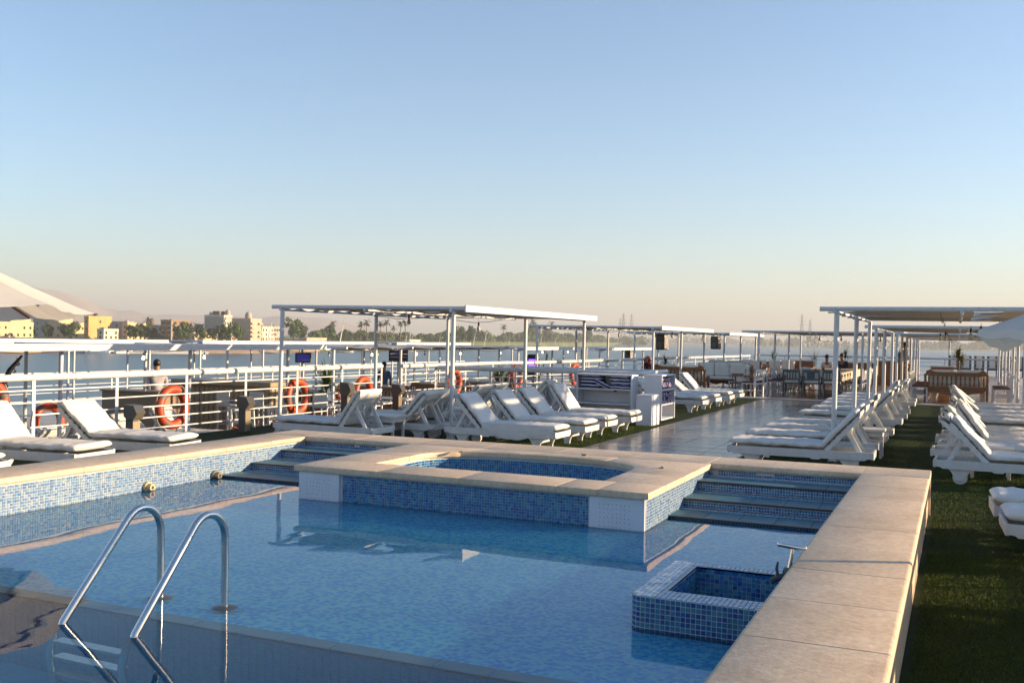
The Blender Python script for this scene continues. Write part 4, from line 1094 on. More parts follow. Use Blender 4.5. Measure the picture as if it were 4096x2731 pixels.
# white-painted wood frame meshes
def side_poly():
    return [(.95,.22),(.95,.30),(-.97,.30),(-.97,.23),(-.95,.215),(-.88,.21),(-.86,.192),(-.30,.192),(-.28,.175),(-.18,.175),(-.16,.192),(.86,.192),(.88,.21)]
def leg_poly(x, s):     # ogee bracket leg
    return [(x-.14*s,.194),(x-.10*s,.155),(x-.07*s,.10),(x-.05*s,.05),(x-.045*s,0),(x+.045*s,0),(x+.05*s,.06),(x+.075*s,.12),(x+.115*s,.165),(x+.16*s,.194)]
SIDE = MB().prism(side_poly(), 'y', -.016, .016).mesh('side_rail', M['wood_white'])
LEGF = MB().prism(leg_poly(.62, 1), 'y', -.018, .018).mesh('leg', M['wood_white'])
LEGB = MB().prism([(p[0], max(p[1], .05)) for p in leg_poly(-.66, 1)], 'y', -.018, .018).mesh('leg', M['wood_white'])
WHEEL = MB().tube([(0,-.022,0),(0,.022,0)], .085, 20).tube([(0,-.03,0),(0,.03,0)], .018, 8).mesh('wheel', M['wood_white'], 40)
END = MB().cbox(-.016,.016,-.30,.30,.20,.292,.004).mesh('end_rail', M['wood_white'])
XBAR = MB().cbox(-.02,.02,-.30,.30,.20,.235,.003).mesh('cross_bar', M['wood_white'])
FOOTBAR = MB().cbox(-.012,.012,-.28,.28,.10,.15,.003).mesh('foot_bar', M['wood_white'])
SLAT = MB().cbox(-.041,.041,-.29,.29,-.009,.009,.003).mesh('slat', M['wood_white'])
def back_meshes(a):
    a = R(a); hx, hz = -.33, .30; c, s = math.cos(a), math.sin(a)
    def P(t, o): return (hx-c*t-s*o, hz+s*t-c*o)
    st = MB()
    poly = [P(-.04,.0), P(.60,.0), P(.64,.015), P(.64,.045), P(.60,.06), P(-.04,.06)]
    stile = MB().prism(poly, 'y', -.015, .015).mesh('stile', M['wood_white'])
    pr = MB(); q = P(.40,.05); stx = -.80; pr.prism([(q[0]-.018, q[1]+.02), (stx-.035, .25), (stx+.02, .25), (q[0]+.03, q[1]-.02)], 'y', -.014, .014); prop = pr.mesh('prop', M['wood_white'])
    tr = MB(); bp = []
    for k in range(9):
        y = -.28+.56*k/8; bp.append((y, .615+.035*math.cos((k-4)/4*math.pi/2)))
    for k in range(8):
        (y0, t0), (y1, t1) = bp[k], bp[k+1]
        v = []
        for y, t in ((y0, t0), (y1, t1)):
            for tt, o in ((.565, .004), (t, .004), (t, .026), (.565, .026)): x, z = P(tt, o); v.append((x, y, z))
        tr.add(v, [(0,1,5,4),(1,2,6,5),(2,3,7,6),(3,0,4,7),(0,3,2,1),(4,5,6,7)])
    head = tr.mesh('top_rail', M['wood_white'])
    pegs = MB()
    for t in (.18,.30,.42,.54,.66):
        x, z = P(t, .062); pegs.box(x-.014, x+.014, -.318, -.314, z-.012, z+.012)
    pegs = None
    slats = [((P(t, .02)[0], 0, P(t, .02)[1]), a) for t in (.08,.175,.27,.365,.46,.53)]
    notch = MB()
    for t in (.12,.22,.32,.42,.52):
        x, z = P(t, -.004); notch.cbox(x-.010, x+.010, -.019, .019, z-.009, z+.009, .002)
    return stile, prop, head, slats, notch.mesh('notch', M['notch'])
BACKS = {a: back_meshes(a) for a in (40, 48, 55)}
LG = 'white sun loungers set out in rows on the deck'
cnt_l = 0
LAST = [0]
def lounger(x, y, heading, label, ang=None, seed=0, rz=0.0, far=False, z=0.0, group=LG, matt=True):
    """(x, y): centre; heading +1: foot towards +X, -1: foot towards -X"""
    t = thing('sun_lounger', label, 'sun lounger', (x+rng.uniform(-.06,.06), y+rng.uniform(-.03,.03), z), (0 if heading > 0 else math.pi) + rz + rng.uniform(-.022,.022), group)
    LAST[0] += 1; ang = (48, 55, 48, 40, 55, 48, 48, 40)[(LAST[0]*5 + seed) % 8]
    stile, prop, head, slats, notch = BACKS[ang]
    for s in (-1, 1):
        mobj('side_rail', SIDE, t, (0, .318*s, 0)); mobj('leg', LEGF, t, (0, .284*s, 0))
        l = mobj('leg', LEGB, t, (0, .284*s, 0)); 
        w = mobj('wheel', WHEEL, t, (-.66, .245*s + .12*0, .086))
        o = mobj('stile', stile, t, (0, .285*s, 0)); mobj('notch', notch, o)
        if not far: mobj('prop', prop, t, (0, .22*s, 0))
    mobj('end_rail', END, t, (-.955, 0, 0)); mobj('end_rail', END, t, (.935, 0, 0)); mobj('foot_bar', FOOTBAR, t, (.62, 0, 0))
    for q in (-.75, -.30, .35): mobj('cross_bar', XBAR, t, (q, 0, 0))
    for p, a in slats:
        o = mobj('slat', SLAT, t, p); o.rotation_euler = (0, a, 0)
    mobj('top_rail', head, t)
    if matt:
        mobj('mattress', MATS[(seed % 4, ang)], t, (rng.uniform(-.02,.02), rng.uniform(-.01,.01), 0))
        mobj('cover_flap', FLAPS[(seed % 2, ang)], t)
        if not far: mobj('tie', TIES[ang], t)
    return t
# two loungers beside the pool at the far left
lounger(-10.25, 8.72, 1, 'nearest lounger at the left pool edge, sunlit back, cut by the left frame edge', 51, 0, 0.10)
lounger(-10.15, 10.08, 1, 'second lounger at the left pool edge, half its back in shade, before the railing', 51, 1, 0.10)
lounger(-10.35, 7.35, 1, 'lounger of which only a white mattress corner shows at the lower left frame edge', 44, 2, 0.05)
# row A: under the first canopy, backs turned to us
for x, y, lab, s, a in [(-9.15,13.5,'lounger under the first canopy with its slatted back to us, nearest the pool corner',0,51),(-8.78,14.65,'second lounger with its slatted back to us, right of the small white table',1,51),(-8.85,15.35,'third lounger with its slatted back to us, directly left of the canopy post',2,51),
                        (-9.05,17.2,'rear lounger with slatted back, left of the pair below the spiky plant',3,51),(-9.0,18.0,'rear lounger with slatted back, right of the pair below the spiky plant',0,51),(-8.9,20.2,'farthest lounger with slatted back, beside the red crate',1,51)]:
    lounger(x, y, -1, lab, a, s, rng.uniform(-.02,.02))
# row B: left of the tiled path, feet towards the path
for x, y, lab, s, a, r in [(-6.50,14.45,'nearest lounger left of the tiled path, cover slipped down over its side',3,51,0),(-6.55,15.72,'second lounger left of the tiled path, fully sunlit back',1,51,0),(-6.55,16.92,'third lounger left of the tiled path, beside a white canopy post',2,44,0),(-6.5,18.15,'fourth lounger left of the tiled path, next to the terracotta bowl',0,44,0),
                        (-6.62,24.3,'first lounger beyond the white towel shelves, left of the path',1,44,0),(-6.55,25.65,'second lounger beyond the towel shelves, with a puffy back cushion',2,44,0),(-6.5,27.0,'third lounger beyond the towel shelves, left of the path',3,44,0),(-6.48,28.3,'last lounger left of the path, nearest the dining deck',0,44,0)]:
    lo = lounger(x, y, 1, lab, a, s, rng.uniform(-.015,.015))
    if s == 3 and y < 15:
        def slip(u, v):
            xx = -.30+1.22*u; low = .335-.045-.15*math.sin(min(1, u*1.12)*math.pi)**.8*(.9+.2*noise.noise(Vector((u*5, 1, 2)))); zz = .395+(low-.395)*v
            return (xx+.02*noise.noise(Vector((u*6, v*3, 5))), -.318-.022*math.sin(v*math.pi*.5)-.014*noise.noise(Vector((u*11, v*2.0, 4)))*v, zz)
        MB().grid(slip, 30, 8).obj('slipped_cover', M['fabric'], lo, 180)
# row C: right of the path, feet towards the path
for k, (y, lab) in enumerate([(14.2,'nearest lounger right of the tiled path, in front of the canopy post'),(15.6,'second lounger right of the path, behind the nearest canopy post'),(16.8,'third lounger right of the path, sun on its back cushion'),(18.05,'fourth lounger right of the path, last before the gap'),
                              (20.7,'fifth lounger right of the path, first after the gap, high upright back'),(22.3,'sixth lounger right of the path, under the second canopy'),(24.0,'seventh lounger right of the path, under the second canopy'),(25.4,'eighth lounger right of the path'),(27.0,'second last lounger right of the path before the dining deck'),(28.8,'last lounger right of the path, at the dining deck step')]):
    lounger(-1.93, y, -1, lab, 51 if k not in (6,) else 44, k, rng.uniform(-.015,.015))
# row D: right of the turf aisle, heads towards the aisle
for k, (y, lab) in enumerate([(13.85,'nearest lounger right of the green turf aisle, its round wheel on the turf'),(15.2,'second lounger right of the turf aisle'),(16.25,'third lounger right of the turf aisle, with a strip of sun on its back'),(17.25,'fourth lounger right of the turf aisle'),(18.2,'fifth lounger right of the turf aisle'),
                              (20.55,'sixth lounger right of the turf aisle, first beyond the gap'),(21.8,'seventh lounger right of the turf aisle'),(23.2,'eighth lounger right of the turf aisle'),(24.7,'second last lounger right of the turf aisle'),(26.1,'last lounger right of the turf aisle, in front of the carved bench')]):
    lounger(.70, y, 1, lab, 51 if k % 3 else 44, k+1, rng.uniform(-.015,.015))
# the two beside the pool at the right edge, feet towards the pool, and unseen ones added further along
lounger(1.32, 10.25, -1, 'farther of the two mattress ends at the right frame edge', 51, 0, .03)
lounger(1.30, 9.28, -1, 'nearer of the two mattress ends at the right frame edge', 51, 1, .03)

for k, y in enumerate((7.3, 6.65, 5.0, 4.3, 3.6)):  # unseen loungers, added and spaced so their shadows band the turf
    lounger(1.80, y, -1, ['white lounger just outside the right frame edge beside the two mattress ends','second white lounger along the right side of the pool, outside the frame','third white lounger along the right side of the pool, outside the frame','fourth white lounger along the right side of the pool, outside the frame','last white lounger along the right side of the pool, outside the frame'][k], 51, k, .03)
# small white tables
def small_table(x, y, lab):
    t = thing('side_table', lab, 'side table', (x, y, 0), 0, 'small white side tables between loungers')
    MB().cbox(-.27,.27,-.22,.22,.40,.44,.006).obj('table_top', M['wood_white'], t); ap = MB()
    for a in ((-.24,.24,-.20,-.18),(-.24,.24,.18,.20),(-.24,-.22,-.18,.18),(.22,.24,-.18,.18)): ap.box(*a, .33,.398)
    ap.obj('apron', M['wood_white'], t)
    lm = MB().cbox(-.02,.02,-.02,.02,0,.398,.003).mesh('leg', M['wood_white'])
    for i in (-1,1):
        for j in (-1,1): mobj('leg', lm, t, (.215*i,.165*j,0))
    return t
small_table(-8.55, 14.12, 'small white table between the first two loungers with slatted backs')
small_table(-8.45, 16.35, 'small white table seen through the gap behind the canopy post')
small_table(-7.35, 17.55, 'small white table carrying the terracotta bowl')
small_table(-1.25, 16.2, 'small white table behind the second lounger right of the path')
small_table(.42, 14.53, 'small white table half hidden under the nearest aisle lounger')
small_table(1.55, 24.0, 'small white table between the aisle loungers carrying red bowls')
def bowl(x, y, z, lab, mat=M['terracotta']):
    t = thing('ash_bowl', lab, 'bowl', (x, y, z), 0, 'terracotta ash bowls')
    MB().lathe([(.05,0),(.085,.03),(.105,.08),(.10,.12),(.09,.12),(.08,.07),(.03,.03)], 16).obj('bowl', mat, t, 50)
bowl(-7.38, 17.5, .44, 'terracotta bowl on the small table by the fourth lounger')
bowl(1.45, 24.0, .44, 'dark red bowl behind the back cushions of the aisle loungers', M['red'])

# ================================================================== canopies on posts
POST = MB().tube([(0,0,.0),(0,0,1)], .037, 12).mesh('post', M['paint'], 60)
BASE = MB().box(-.05,.05,-.055,-.04,0,.12).box(-.05,.05,.04,.055,0,.12).box(-.07,.07,-.07,.07,0,.012).mesh('base_plate', M['paint'])
def canopy(label, lp, rp, zt, fascia=(False, True), over=(.35,.35), endover=.35, z0=0.0, sag=.05, post_r=1.0, seed=0, cat='canopy', group='white post canopies on our deck', slit=.10, bays=2, beam_r=.035):
    """lp, rp: (x, y) of the left and right posts, in step along the deck"""
    t = thing('canopy', label, cat, (lp[0][0], lp[0][1], z0), 0, group); O = Vector((lp[0][0], lp[0][1], z0))
    r = random.Random(seed); hgt = zt-.05
    for x, y in list(lp)+list(rp):
        o = mobj('post', POST, t, Vector((x, y, z0))-O); o.scale = (post_r, post_r, hgt-z0); o.rotation_euler = (r.uniform(-.008,.008), r.uniform(.0,.014), 0)
        b = mobj('base_plate', BASE, t, Vector((x, y, z0))-O)
    rows = []
    y_dir = [(lp[-1][1]-lp[0][1]), (rp[-1][1]-rp[0][1])]
    def ext(pts, e):
        d = Vector((pts[-1][0]-pts[0][0], pts[-1][1]-pts[0][1])).normalized(); return [(pts[0][0]-d.x*e, pts[0][1]-d.y*e)] + list(pts) + [(pts[-1][0]+d.x*e, pts[-1][1]+d.y*e)]
    # cross beams at each post pair
    for (xa, ya), (xb, yb) in zip(lp, rp):
        MB().tube([(xa-over[0]-O.x, ya-O.y-.0, zt-O.z), (xa-O.x, ya-O.y, zt-O.z), (xb-O.x, yb-O.y, zt-O.z), (xb+over[1]-O.x, yb-O.y, zt-O.z)], beam_r, 10).obj('cross_beam', M['paint'], t, 60)
    L = ext([(p[0], p[1]) for p in lp], endover*.3); Rr = ext([(p[0], p[1]) for p in rp], endover)
    for q, pts in enumerate((L, Rr)):
        MB().tube([(p[0]-O.x, p[1]-O.y, zt-.042-O.z) for p in pts], beam_r*.85, 8).obj('side_beam', M['paint'], t, 60)
    Mp = [((a[0]+b[0])/2, (a[1]+b[1])/2) for a, b in zip(lp, rp)]
    MB().tube([(p[0]-O.x, p[1]-O.y, zt-.042-O.z) for p in ext(Mp, endover*.3)], beam_r*.75, 8).obj('middle_beam', M['paint'], t, 60)
    # canvas: strips between the cross beams, laced to them, so narrow gaps let the sun through
    n = len(lp)
    for k in range(n-1):
        for b, half in [(b_, h_) for b_ in range(bays) for h_ in (0, 1)]:
            def co(u, v, k=k, b=b, half=half):
                vv = (b + (slit/2 + v*(1-slit)))/bays; u = u + (1-u)*.12*abs(math.sin(math.pi*v*3)) if half == 0 else u
                u = (u*.495 if half == 0 else .505 + .10*abs(math.sin(math.pi*v*3))*(1-u) + u*(.495-.10*abs(math.sin(math.pi*v*3))*(1-u)))
                a0 = Vector((lp[k][0]+.01, lp[k][1], 0)).lerp(Vector((lp[k+1][0]+.01, lp[k+1][1], 0)), vv)
                a1 = Vector((rp[k][0]+over[1]-.05, rp[k][1], 0)).lerp(Vector((rp[k+1][0]+over[1]-.05, rp[k+1][1], 0)), vv)
                p = a0.lerp(a1, u); lace = 0
                p.z = zt+.012 - sag*math.sin(v*math.pi)*(.6+.4*math.sin(u*math.pi)) + .012*noise.noise(Vector((u*6+seed, v*4+k*3+b, 1)))
                return p-O
            mb = MB(); nu, nv = 7, 18
            mb.grid(lambda u, v: tuple(co(u, v)), nu, nv); m0 = len(mb.v); mb.grid(lambda u, v: tuple(co(u, v)+Vector((0,0,.008))), nu, nv)
            ed = [i*(nv+1) for i in range(nu+1)]; 
            for i in range(nu):
                mb.f.append((i*(nv+1), (i+1)*(nv+1), m0+(i+1)*(nv+1), m0+i*(nv+1))); mb.f.append((i*(nv+1)+nv, m0+i*(nv+1)+nv, m0+(i+1)*(nv+1)+nv, (i+1)*(nv+1)+nv))
            mb.obj('canvas', M['canvas'], t, 60)
    # bulb cable slung under the cross beams
    cb = []
    for k in range(n):
        m_ = Vector((lp[k][0], lp[k][1], zt-.05)).lerp(Vector((rp[k][0], rp[k][1], zt-.05)), .42); cb.append(m_-O)
        if k < n-1:
            m2_ = Vector((lp[k+1][0], lp[k+1][1], zt-.05)).lerp(Vector((rp[k+1][0], rp[k+1][1], zt-.05)), .42)
            for q in (.25, .5, .75): cb.append(m_.lerp(m2_, q)-O-Vector((0, 0, .11*math.sin(q*math.pi))))
    MB().tube(cb, .006, 5).obj('cable', M['black_plastic'], t)
    # roof battens below the canvas
    for k in range(n-1):
        for v in (.33, .67):
            a0 = Vector((lp[k][0]-over[0], lp[k][1], zt-.02)).lerp(Vector((lp[k+1][0]-over[0], lp[k+1][1], zt-.02)), v); a1 = Vector((rp[k][0]+over[1], rp[k][1], zt-.02)).lerp(Vector((rp[k+1][0]+over[1], rp[k+1][1], zt-.02)), v)
            MB().tube([a0-O, a1-O], .016, 6).obj('batten', M['paint'], t, 60)
    for q, (fl, pts, ov) in enumerate(zip(fascia, (L, Rr), (-over[0], over[1]))):
        if fl:
            (xa, ya), (xb, yb) = pts[0], pts[-1]
            MB().add([(xa+ov-O.x, ya-O.y, zt-.06-O.z),(xb+ov-O.x, yb-O.y, zt-.06-O.z),(xb+ov-O.x, yb-O.y, zt+.05-O.z),(xa+ov-O.x, ya-O.y, zt+.05-O.z),
                      (xa+ov+.03-O.x, ya-O.y, zt-.06-O.z),(xb+ov+.03-O.x, yb-O.y, zt-.06-O.z),(xb+ov+.03-O.x, yb-O.y, zt+.05-O.z),(xa+ov+.03-O.x, ya-O.y, zt+.05-O.z)],
                     [(0,1,2,3),(7,6,5,4),(0,4,5,1),(1,5,6,2),(2,6,7,3),(3,7,4,0)]).obj('fascia_board', M['paint'], t)
    return t
CL1 = canopy('first white canopy left of the path, nearest to the pool', [(-10.95,14.43),(-10.95,17.6),(-10.95,20.75)], [(-7.82,15.0),(-7.82,18.12),(-7.82,21.5)], 2.22, over=(.18,.26), endover=.08, seed=1)
CL2 = canopy('second white canopy left of the path, above the towel shelves', [(-10.95,26.2),(-10.95,29.4),(-10.95,32.5)], [(-7.82,27.2),(-7.82,30.3),(-7.82,33.4)], 2.10, over=(.25,.26), endover=.12, seed=2)
CL3 = canopy('third white canopy on the left, over the wooden bench and cream cushions', [(-10.95,35.6),(-10.95,38.8),(-10.95,42.0)], [(-7.82,36.5),(-7.82,39.6),(-7.82,42.8)], 2.04, over=(.3,.26), seed=3)
CC = canopy('wide white canopy over the dining tables in the middle of the deck', [(-6.0,33.4),(-6.0,36.6),(-6.0,39.8),(-6.0,43.0)], [(-2.75,33.4),(-2.75,36.6),(-2.75,39.8),(-2.75,43.0)], 2.10, over=(.55,1.2), seed=4)
CR1 = canopy('first white canopy on the right, over the loungers beside the turf aisle', [(-1.65,15.35),(-1.65,18.45),(-1.65,21.4)], [(1.75,15.35),(1.75,18.45),(1.75,21.4)], 2.24, over=(.22,.4), seed=5, sag=.07, bays=1, slit=.06)
CR2 = canopy('second white canopy on the right, behind the first', [(-1.65,23.2),(-1.65,26.3),(-1.65,29.4)], [(1.75,23.2),(1.75,26.3),(1.75,29.4)], 2.12, over=(.22,.4), seed=6, sag=.07)
CR3 = canopy('third white canopy on the right, over the carved bench and dining table', [(-1.65,31.8),(-1.65,35.0),(-1.65,38.2),(-1.65,41.4)], [(1.75,31.8),(1.75,35.0),(1.75,38.2),(1.75,41.4)], 2.06, over=(.22,.4), seed=7)
CR4 = canopy('farthest white canopy on the right, towards the bow', [(-1.65,44.2),(-1.65,47.4),(-1.65,50.6)], [(1.75,44.2),(1.75,47.4),(1.75,50.6)], 2.02, over=(.22,.4), seed=8)

# hanging bulbs
def bulb_mesh(glass):
    g = MB().lathe([(.008,-.27),(.03,-.265),(.043,-.235),(.045,-.215),(.036,-.18),(.022,-.145),(.018,-.13)], 12).mesh('glass', glass, 60)
    return g
BG, BGL = bulb_mesh(M['bulb_glass']), bulb_mesh(M['bulb_lit'])
BS = MB().lathe([(.014,-.05),(.02,-.06),(.022,-.125),(.017,-.135)], 10).mesh('socket', M['black_plastic'], 50)
BC = MB().tube([(0,0,0),(.004,.003,-.055)], .004, 5).mesh('cord', M['black_plastic'])
def bulb(x, y, z, lab, lit=False, s=1.0, grp='bulbs hanging under our canopies', drop=0):
    t = thing('hanging_bulb', lab, 'light bulb', (x, y, z), rng.uniform(0, 6), grp); t.scale = (s,)*3
    c = mobj('cord', BC, t)
    if drop: c.scale = (1,1,1+drop/.055); 
    a = mobj('socket', BS, t, (0,0,-drop)); b = mobj('glass', BGL if lit else BG, t, (0,0,-drop))
bulb(-10.0, 17.3, 2.20, 'frosted bulb hanging under the left half of the first canopy', s=.85)
bulb(-8.5, 17.4, 2.19, 'amber bulb on a longer cord under the right half of the first canopy', drop=.14, s=.82)
for x, y, z, lab in [(-9.6,29.6,2.06,'left bulb under the second canopy on the left'),(-8.6,30.1,2.06,'middle bulb under the second canopy on the left'),(-8.1,30.3,2.06,'right bulb of the second canopy, beside the hanging speaker'),(-9.2,39,2.0,'bulb under the third canopy left of the black speaker'),(-8.4,39.4,2.0,'bulb under the third canopy right of the black speaker'),
                     (-4.2,34.6,2.06,'leftmost of the bulbs under the dining canopy'),(-3.6,35.4,2.06,'second bulb from the left under the dining canopy'),(-2.4,36.2,2.06,'third bulb from the left under the dining canopy'),(-2.0,37,2.06,'fourth bulb from the left under the dining canopy'),
                     (.62,17.9,2.16,'largest bulb under the first right canopy'),(.36,18.6,2.12,'big pale bulb left of the largest bulb under the first right canopy'),(.22,19.9,2.10,'lowest bulb of the cluster under the first right canopy'),(-.25,24.5,2.08,'bulb under the second right canopy'),(-.4,27.5,2.08,'small bulb under the second right canopy')]:
    bulb(x, y, z, lab, s=1.0 if y < 21 else .85)
# speakers hung under the canopies
def speaker(x, y, z, lab, led=False, s=1.0, stand=None):
    t = thing('loudspeaker', lab, 'loudspeaker', (x, y, z), R(-20), 'black loudspeakers hung from canopies'); t.scale = (s,)*3
    MB().cbox(-.16,.16,-.13,.13,-.55,-.08,.03).obj('cabinet', M['black_plastic'], t); MB().tube([(-.1,0,-.08),(-.1,0,.02),(.1,0,.02),(.1,0,-.08)], .01, 5).obj('bracket', M['black_plastic'], t)
    MB().tube([(0,-.131,-.40),(0,-.136,-.40)], .10, 16).obj('woofer', M['lamp_grey'], t); MB().tube([(0,-.131,-.19),(0,-.136,-.19)], .045, 12).obj('tweeter', M['lamp_grey'], t)
    if led:
        for zz in (-.25,-.36,-.44): MB().box(-.12,.12,-.14,-.137,zz-.018,zz+.018).obj('led_strip', M['led'], t)
speaker(-8.0, 28.8, 2.02, 'black loudspeaker hanging from the end of the second canopy on the left')
speaker(-8.0, 36.0, 2.02, 'black loudspeaker hanging from the third canopy on the left')

# ================================================================== railings
def railing(label, pts, z0=0.0, top=1.07, r=.05, bars=5, step=1.5, name='railing', mat=None, bar_r=.0125, kink=True, zlow=.2):
    t = thing(name, label, 'railing', (pts[0][0], pts[0][1], z0), 0); O = Vector((pts[0][0], pts[0][1], z0)); mat = mat or M['paint']
    P = [Vector((x, y, 0)) for x, y in pts]
    tp = [Vector((p.x-O.x, p.y-O.y, top)) for p in P]
    MB().tube(tp, r, 12).obj('top_rail', mat, t, 60)
    lens = [(b-a).length for a, b in zip(P, P[1:])]; tot = sum(lens)
    def at(d):
        for a, b, L in zip(P, P[1:], lens):
            if d <= L+1e-6: return a.lerp(b, min(1, d/L)), (b-a).normalized()
            d -= L
        return P[-1], (P[-1]-P[-2]).normalized()
    n = max(1, round(tot/step)); pm = MB().cbox(-.008,.008,-.028,.028,0,top-r*.7,.002).mesh('post', mat)
    cm = MB().tube([(0,-.05,0),(0,.05,0)], r*1.12, 12).mesh('collar', mat, 60)
    for k in range(n+1):
        p, d = at(tot*k/n); o = mobj('post', pm, t, p-O+Vector((0,0,z0))); o.rotation_euler = (0,0,math.atan2(d.y, d.x)-math.pi/2)
        o.location.z = 0
        if kink and k < n:
            q, d = at(tot*(k+.5)/n); o = mobj('collar', cm, t, Vector((q.x-O.x, q.y-O.y, top))); o.rotation_euler = (0,0,math.atan2(d.y, d.x)-math.pi/2)
    for b in range(bars):
        z = zlow+(top-r-.13-zlow)*b/(bars-1)
        MB().tube([Vector((p.x, p.y, z)) for p in tp], bar_r, 6).obj('rail_bar', mat, t, 60)
    return t
railing('white railing with a fat top tube along the left deck edge beside the pool', [(-11.85,2.5),(-11.75,10),(-11.7,14.5),(-11.6,18.9)])
railing('shaded white railing across the deck behind the first canopy loungers', [(-11.45,21.15),(-8.6,21.15),(-6.5,21.15),(-6.38,21.3),(-6.38,23.4)], bars=6, top=1.0)
railing('second shaded railing closing the stair opening behind the towel shelves', [(-6.5,23.5),(-8.4,23.5),(-10.4,23.5)], bars=6, top=.98)
railing('white railing along the left deck edge towards the bow, spotted with sun', [(-11.5,19.6),(-11.3,25.0),(-10.9,25.6),(-10.6,33),(-10.2,42),(-9.6,51)], bars=4, top=1.06, zlow=.3)
railing('white railing across the bow beyond the dining tables', [(-9.6,52.2),(-4,53.5),(2.5,52.2)], bars=4, top=1.10, zlow=.3)
railing('white railing along the right deck edge', [(3.75,2),(3.75,14),(3.7,30),(3.5,42),(2.9,51)], bars=5)

# lifebuoys
def ring_mesh():
    mb = MB(); n = 36; RR, rr = .265, .068
    mb.tube([(RR*math.cos(2*math.pi*k/n), 0, RR*math.sin(2*math.pi*k/n)) for k in range(n)], rr, 14, closed=True)
    return mb.mesh('ring', M['orange'], 180)
RING = ring_mesh()
def band_mesh(k):
    a = math.pi/4+k*math.pi/2; mb = MB()
    mb.tube([(.265*math.cos(a+e), 0, .265*math.sin(a+e)) for e in (-.11,-.04,.04,.11)], .0695, 14, caps=False); return mb.mesh('band', M['grey_band'], 180)
BANDS = [band_mesh(k) for k in range(4)]
ROPE = MB().tube([((.34+.02*math.cos(4*a+math.pi))*math.cos(a), 0, (.34+.02*math.cos(4*a+math.pi))*math.sin(a)) for a in [2*math.pi*k/40 for k in range(40)]], .007, 5, closed=True).mesh('rope', M['rope'], 60)
HOOK = MB().tube([(-.12,.07,-.30),(-.10,-.02,-.36),(-.10,-.02,-.46)], .01, 5).tube([(.12,.07,-.30),(.10,-.02,-.36),(.10,-.02,-.46)], .01, 5).mesh('bracket', M['paint'])
def lifebuoy(x, y, z, lab, rz=0.0, s=1.0, grp='orange lifebuoys hung on the railings'):
    t = thing('lifebuoy', lab, 'lifebuoy', (x, y, z), math.pi/2+rz, grp); t.scale = (s,)*3; t.rotation_euler = (0, 0, math.pi/2+rz)
    o = mobj('ring', RING, t); o.rotation_euler = (0, rng.uniform(0, 1.5), 0)
    for b in BANDS: mobj('band', b, o)
    mobj('rope', ROPE, t); mobj('bracket', HOOK, t)
lifebuoy(-11.84, 12.75, .50, 'large orange lifebuoy nearest to us on the left railing, behind the second pool lounger', s=1.12)
lifebuoy(-11.80, 16.1, .52, 'orange lifebuoy on the left railing, right of the first canopy corner post', s=1.12)
lifebuoy(-11.95, 9.35, .72, 'orange lifebuoy half hidden behind the lounger at the left frame edge', s=1.12)
lifebuoy(-11.75, 18.4, .52, 'orange lifebuoy on the left railing behind the first slatted-back lounger', s=1.05)
lifebuoy(-11.35, 21.9, .62, 'orange lifebuoy behind the canopy post, left of the spiky plant', s=1.1)
lifebuoy(-11.2, 25.4, .68, 'orange lifebuoy right of the spiky plant', s=1.1)
lifebuoy(-10.75, 28.8, .66, 'orange lifebuoy left of the towel shelves seen through the bars', s=1.1)
lifebuoy(-10.4, 35.5, .85, 'small red-orange lifebuoy behind the second canopy, right of the reddish plant', s=1.0)

# floodlight bollards on the railing
def bollard(x, y, h, lab, rz=0.0):
    h *= .80
    t = thing('floodlight_bollard', lab, 'floodlight', (x, y, 0), rz, 'grey floodlight bollards by the left railing')
    MB().cbox(-.10,.06,-.06,.06,0,h*.78,.01).obj('column', M['lamp_grey'], t)
    MB().prism([(-.02,h*.62),(.10,h*.66),(.16,h*.80),(.10,h*.98),(-.10,h*1.0),(-.10,h*.72)], 'y', -.095, .095).obj('lamp_head', M['lamp_grey'], t)
    MB().cbox(.061,.075,-.075,.075,.03,h*.60,.004).obj('front_plate', M['lamp_tan'], t); MB().add([(.105,-.08,h*.67),(.105,.08,h*.67),(.166,.08,h*.80),(.166,-.08,h*.80)], [(0,1,2,3)]).obj('glass', M['lamp_tan'], t)
bollard(-11.45, 11.5, .78, 'grey floodlight bollard behind the second pool lounger')
bollard(-11.4, 14.05, .80, 'grey floodlight bollard left of the first canopy corner post')
bollard(-11.35, 17.15, .98, 'grey floodlight bollard behind the first slatted-back lounger')
bollard(-11.3, 19.1, .85, 'grey floodlight bollard at the railing corner behind the canopy post')

# ================================================================== towel shelves and boxes
def shelf_unit(name, label, x0, x1, y0, y1, h, nsh, th=.03, open_dir=-1):
    t = thing(name, label, 'shelf', (x0, y0, 0)); w, d = x1-x0, y1-y0; z0 = .05
    mat = M['panel_white']
    if open_dir == -1:
        MB().cbox(0,th,0,d,z0,h,.003).obj('side_panel', mat, t); MB().cbox(w-th,w,0,d,z0,h,.003).obj('side_panel', mat, t); MB().cbox(th,w-th,d-.02,d,z0,h,.002).obj('back_panel', mat, t)
        for k in range(nsh+1): MB().cbox(th+.001,w-th-.001,.005,d-.021,z0+(h-z0-th)*k/nsh,z0+(h-z0-th)*k/nsh+th,.002).obj('shelf_board', mat, t)
    else:       # open towards +X
        MB().cbox(0,w,0,th,z0,h,.003).obj('side_panel', mat, t); MB().cbox(0,w,d-th,d,z0,h,.003).obj('side_panel', mat, t); MB().cbox(0,.02,th,d-th,z0,h,.002).obj('back_panel', mat, t)
        for k in range(nsh+1): MB().cbox(.021,w-.005,th+.001,d-th-.001,z0+(h-z0-th)*k/nsh,z0+(h-z0-th)*k/nsh+th,.002).obj('shelf_board', mat, t)
    for x in (.08, w-.08): MB().ball((x, d*.5, .026), .026, 8, 5).obj('castor', M['dark'], t)
    return t
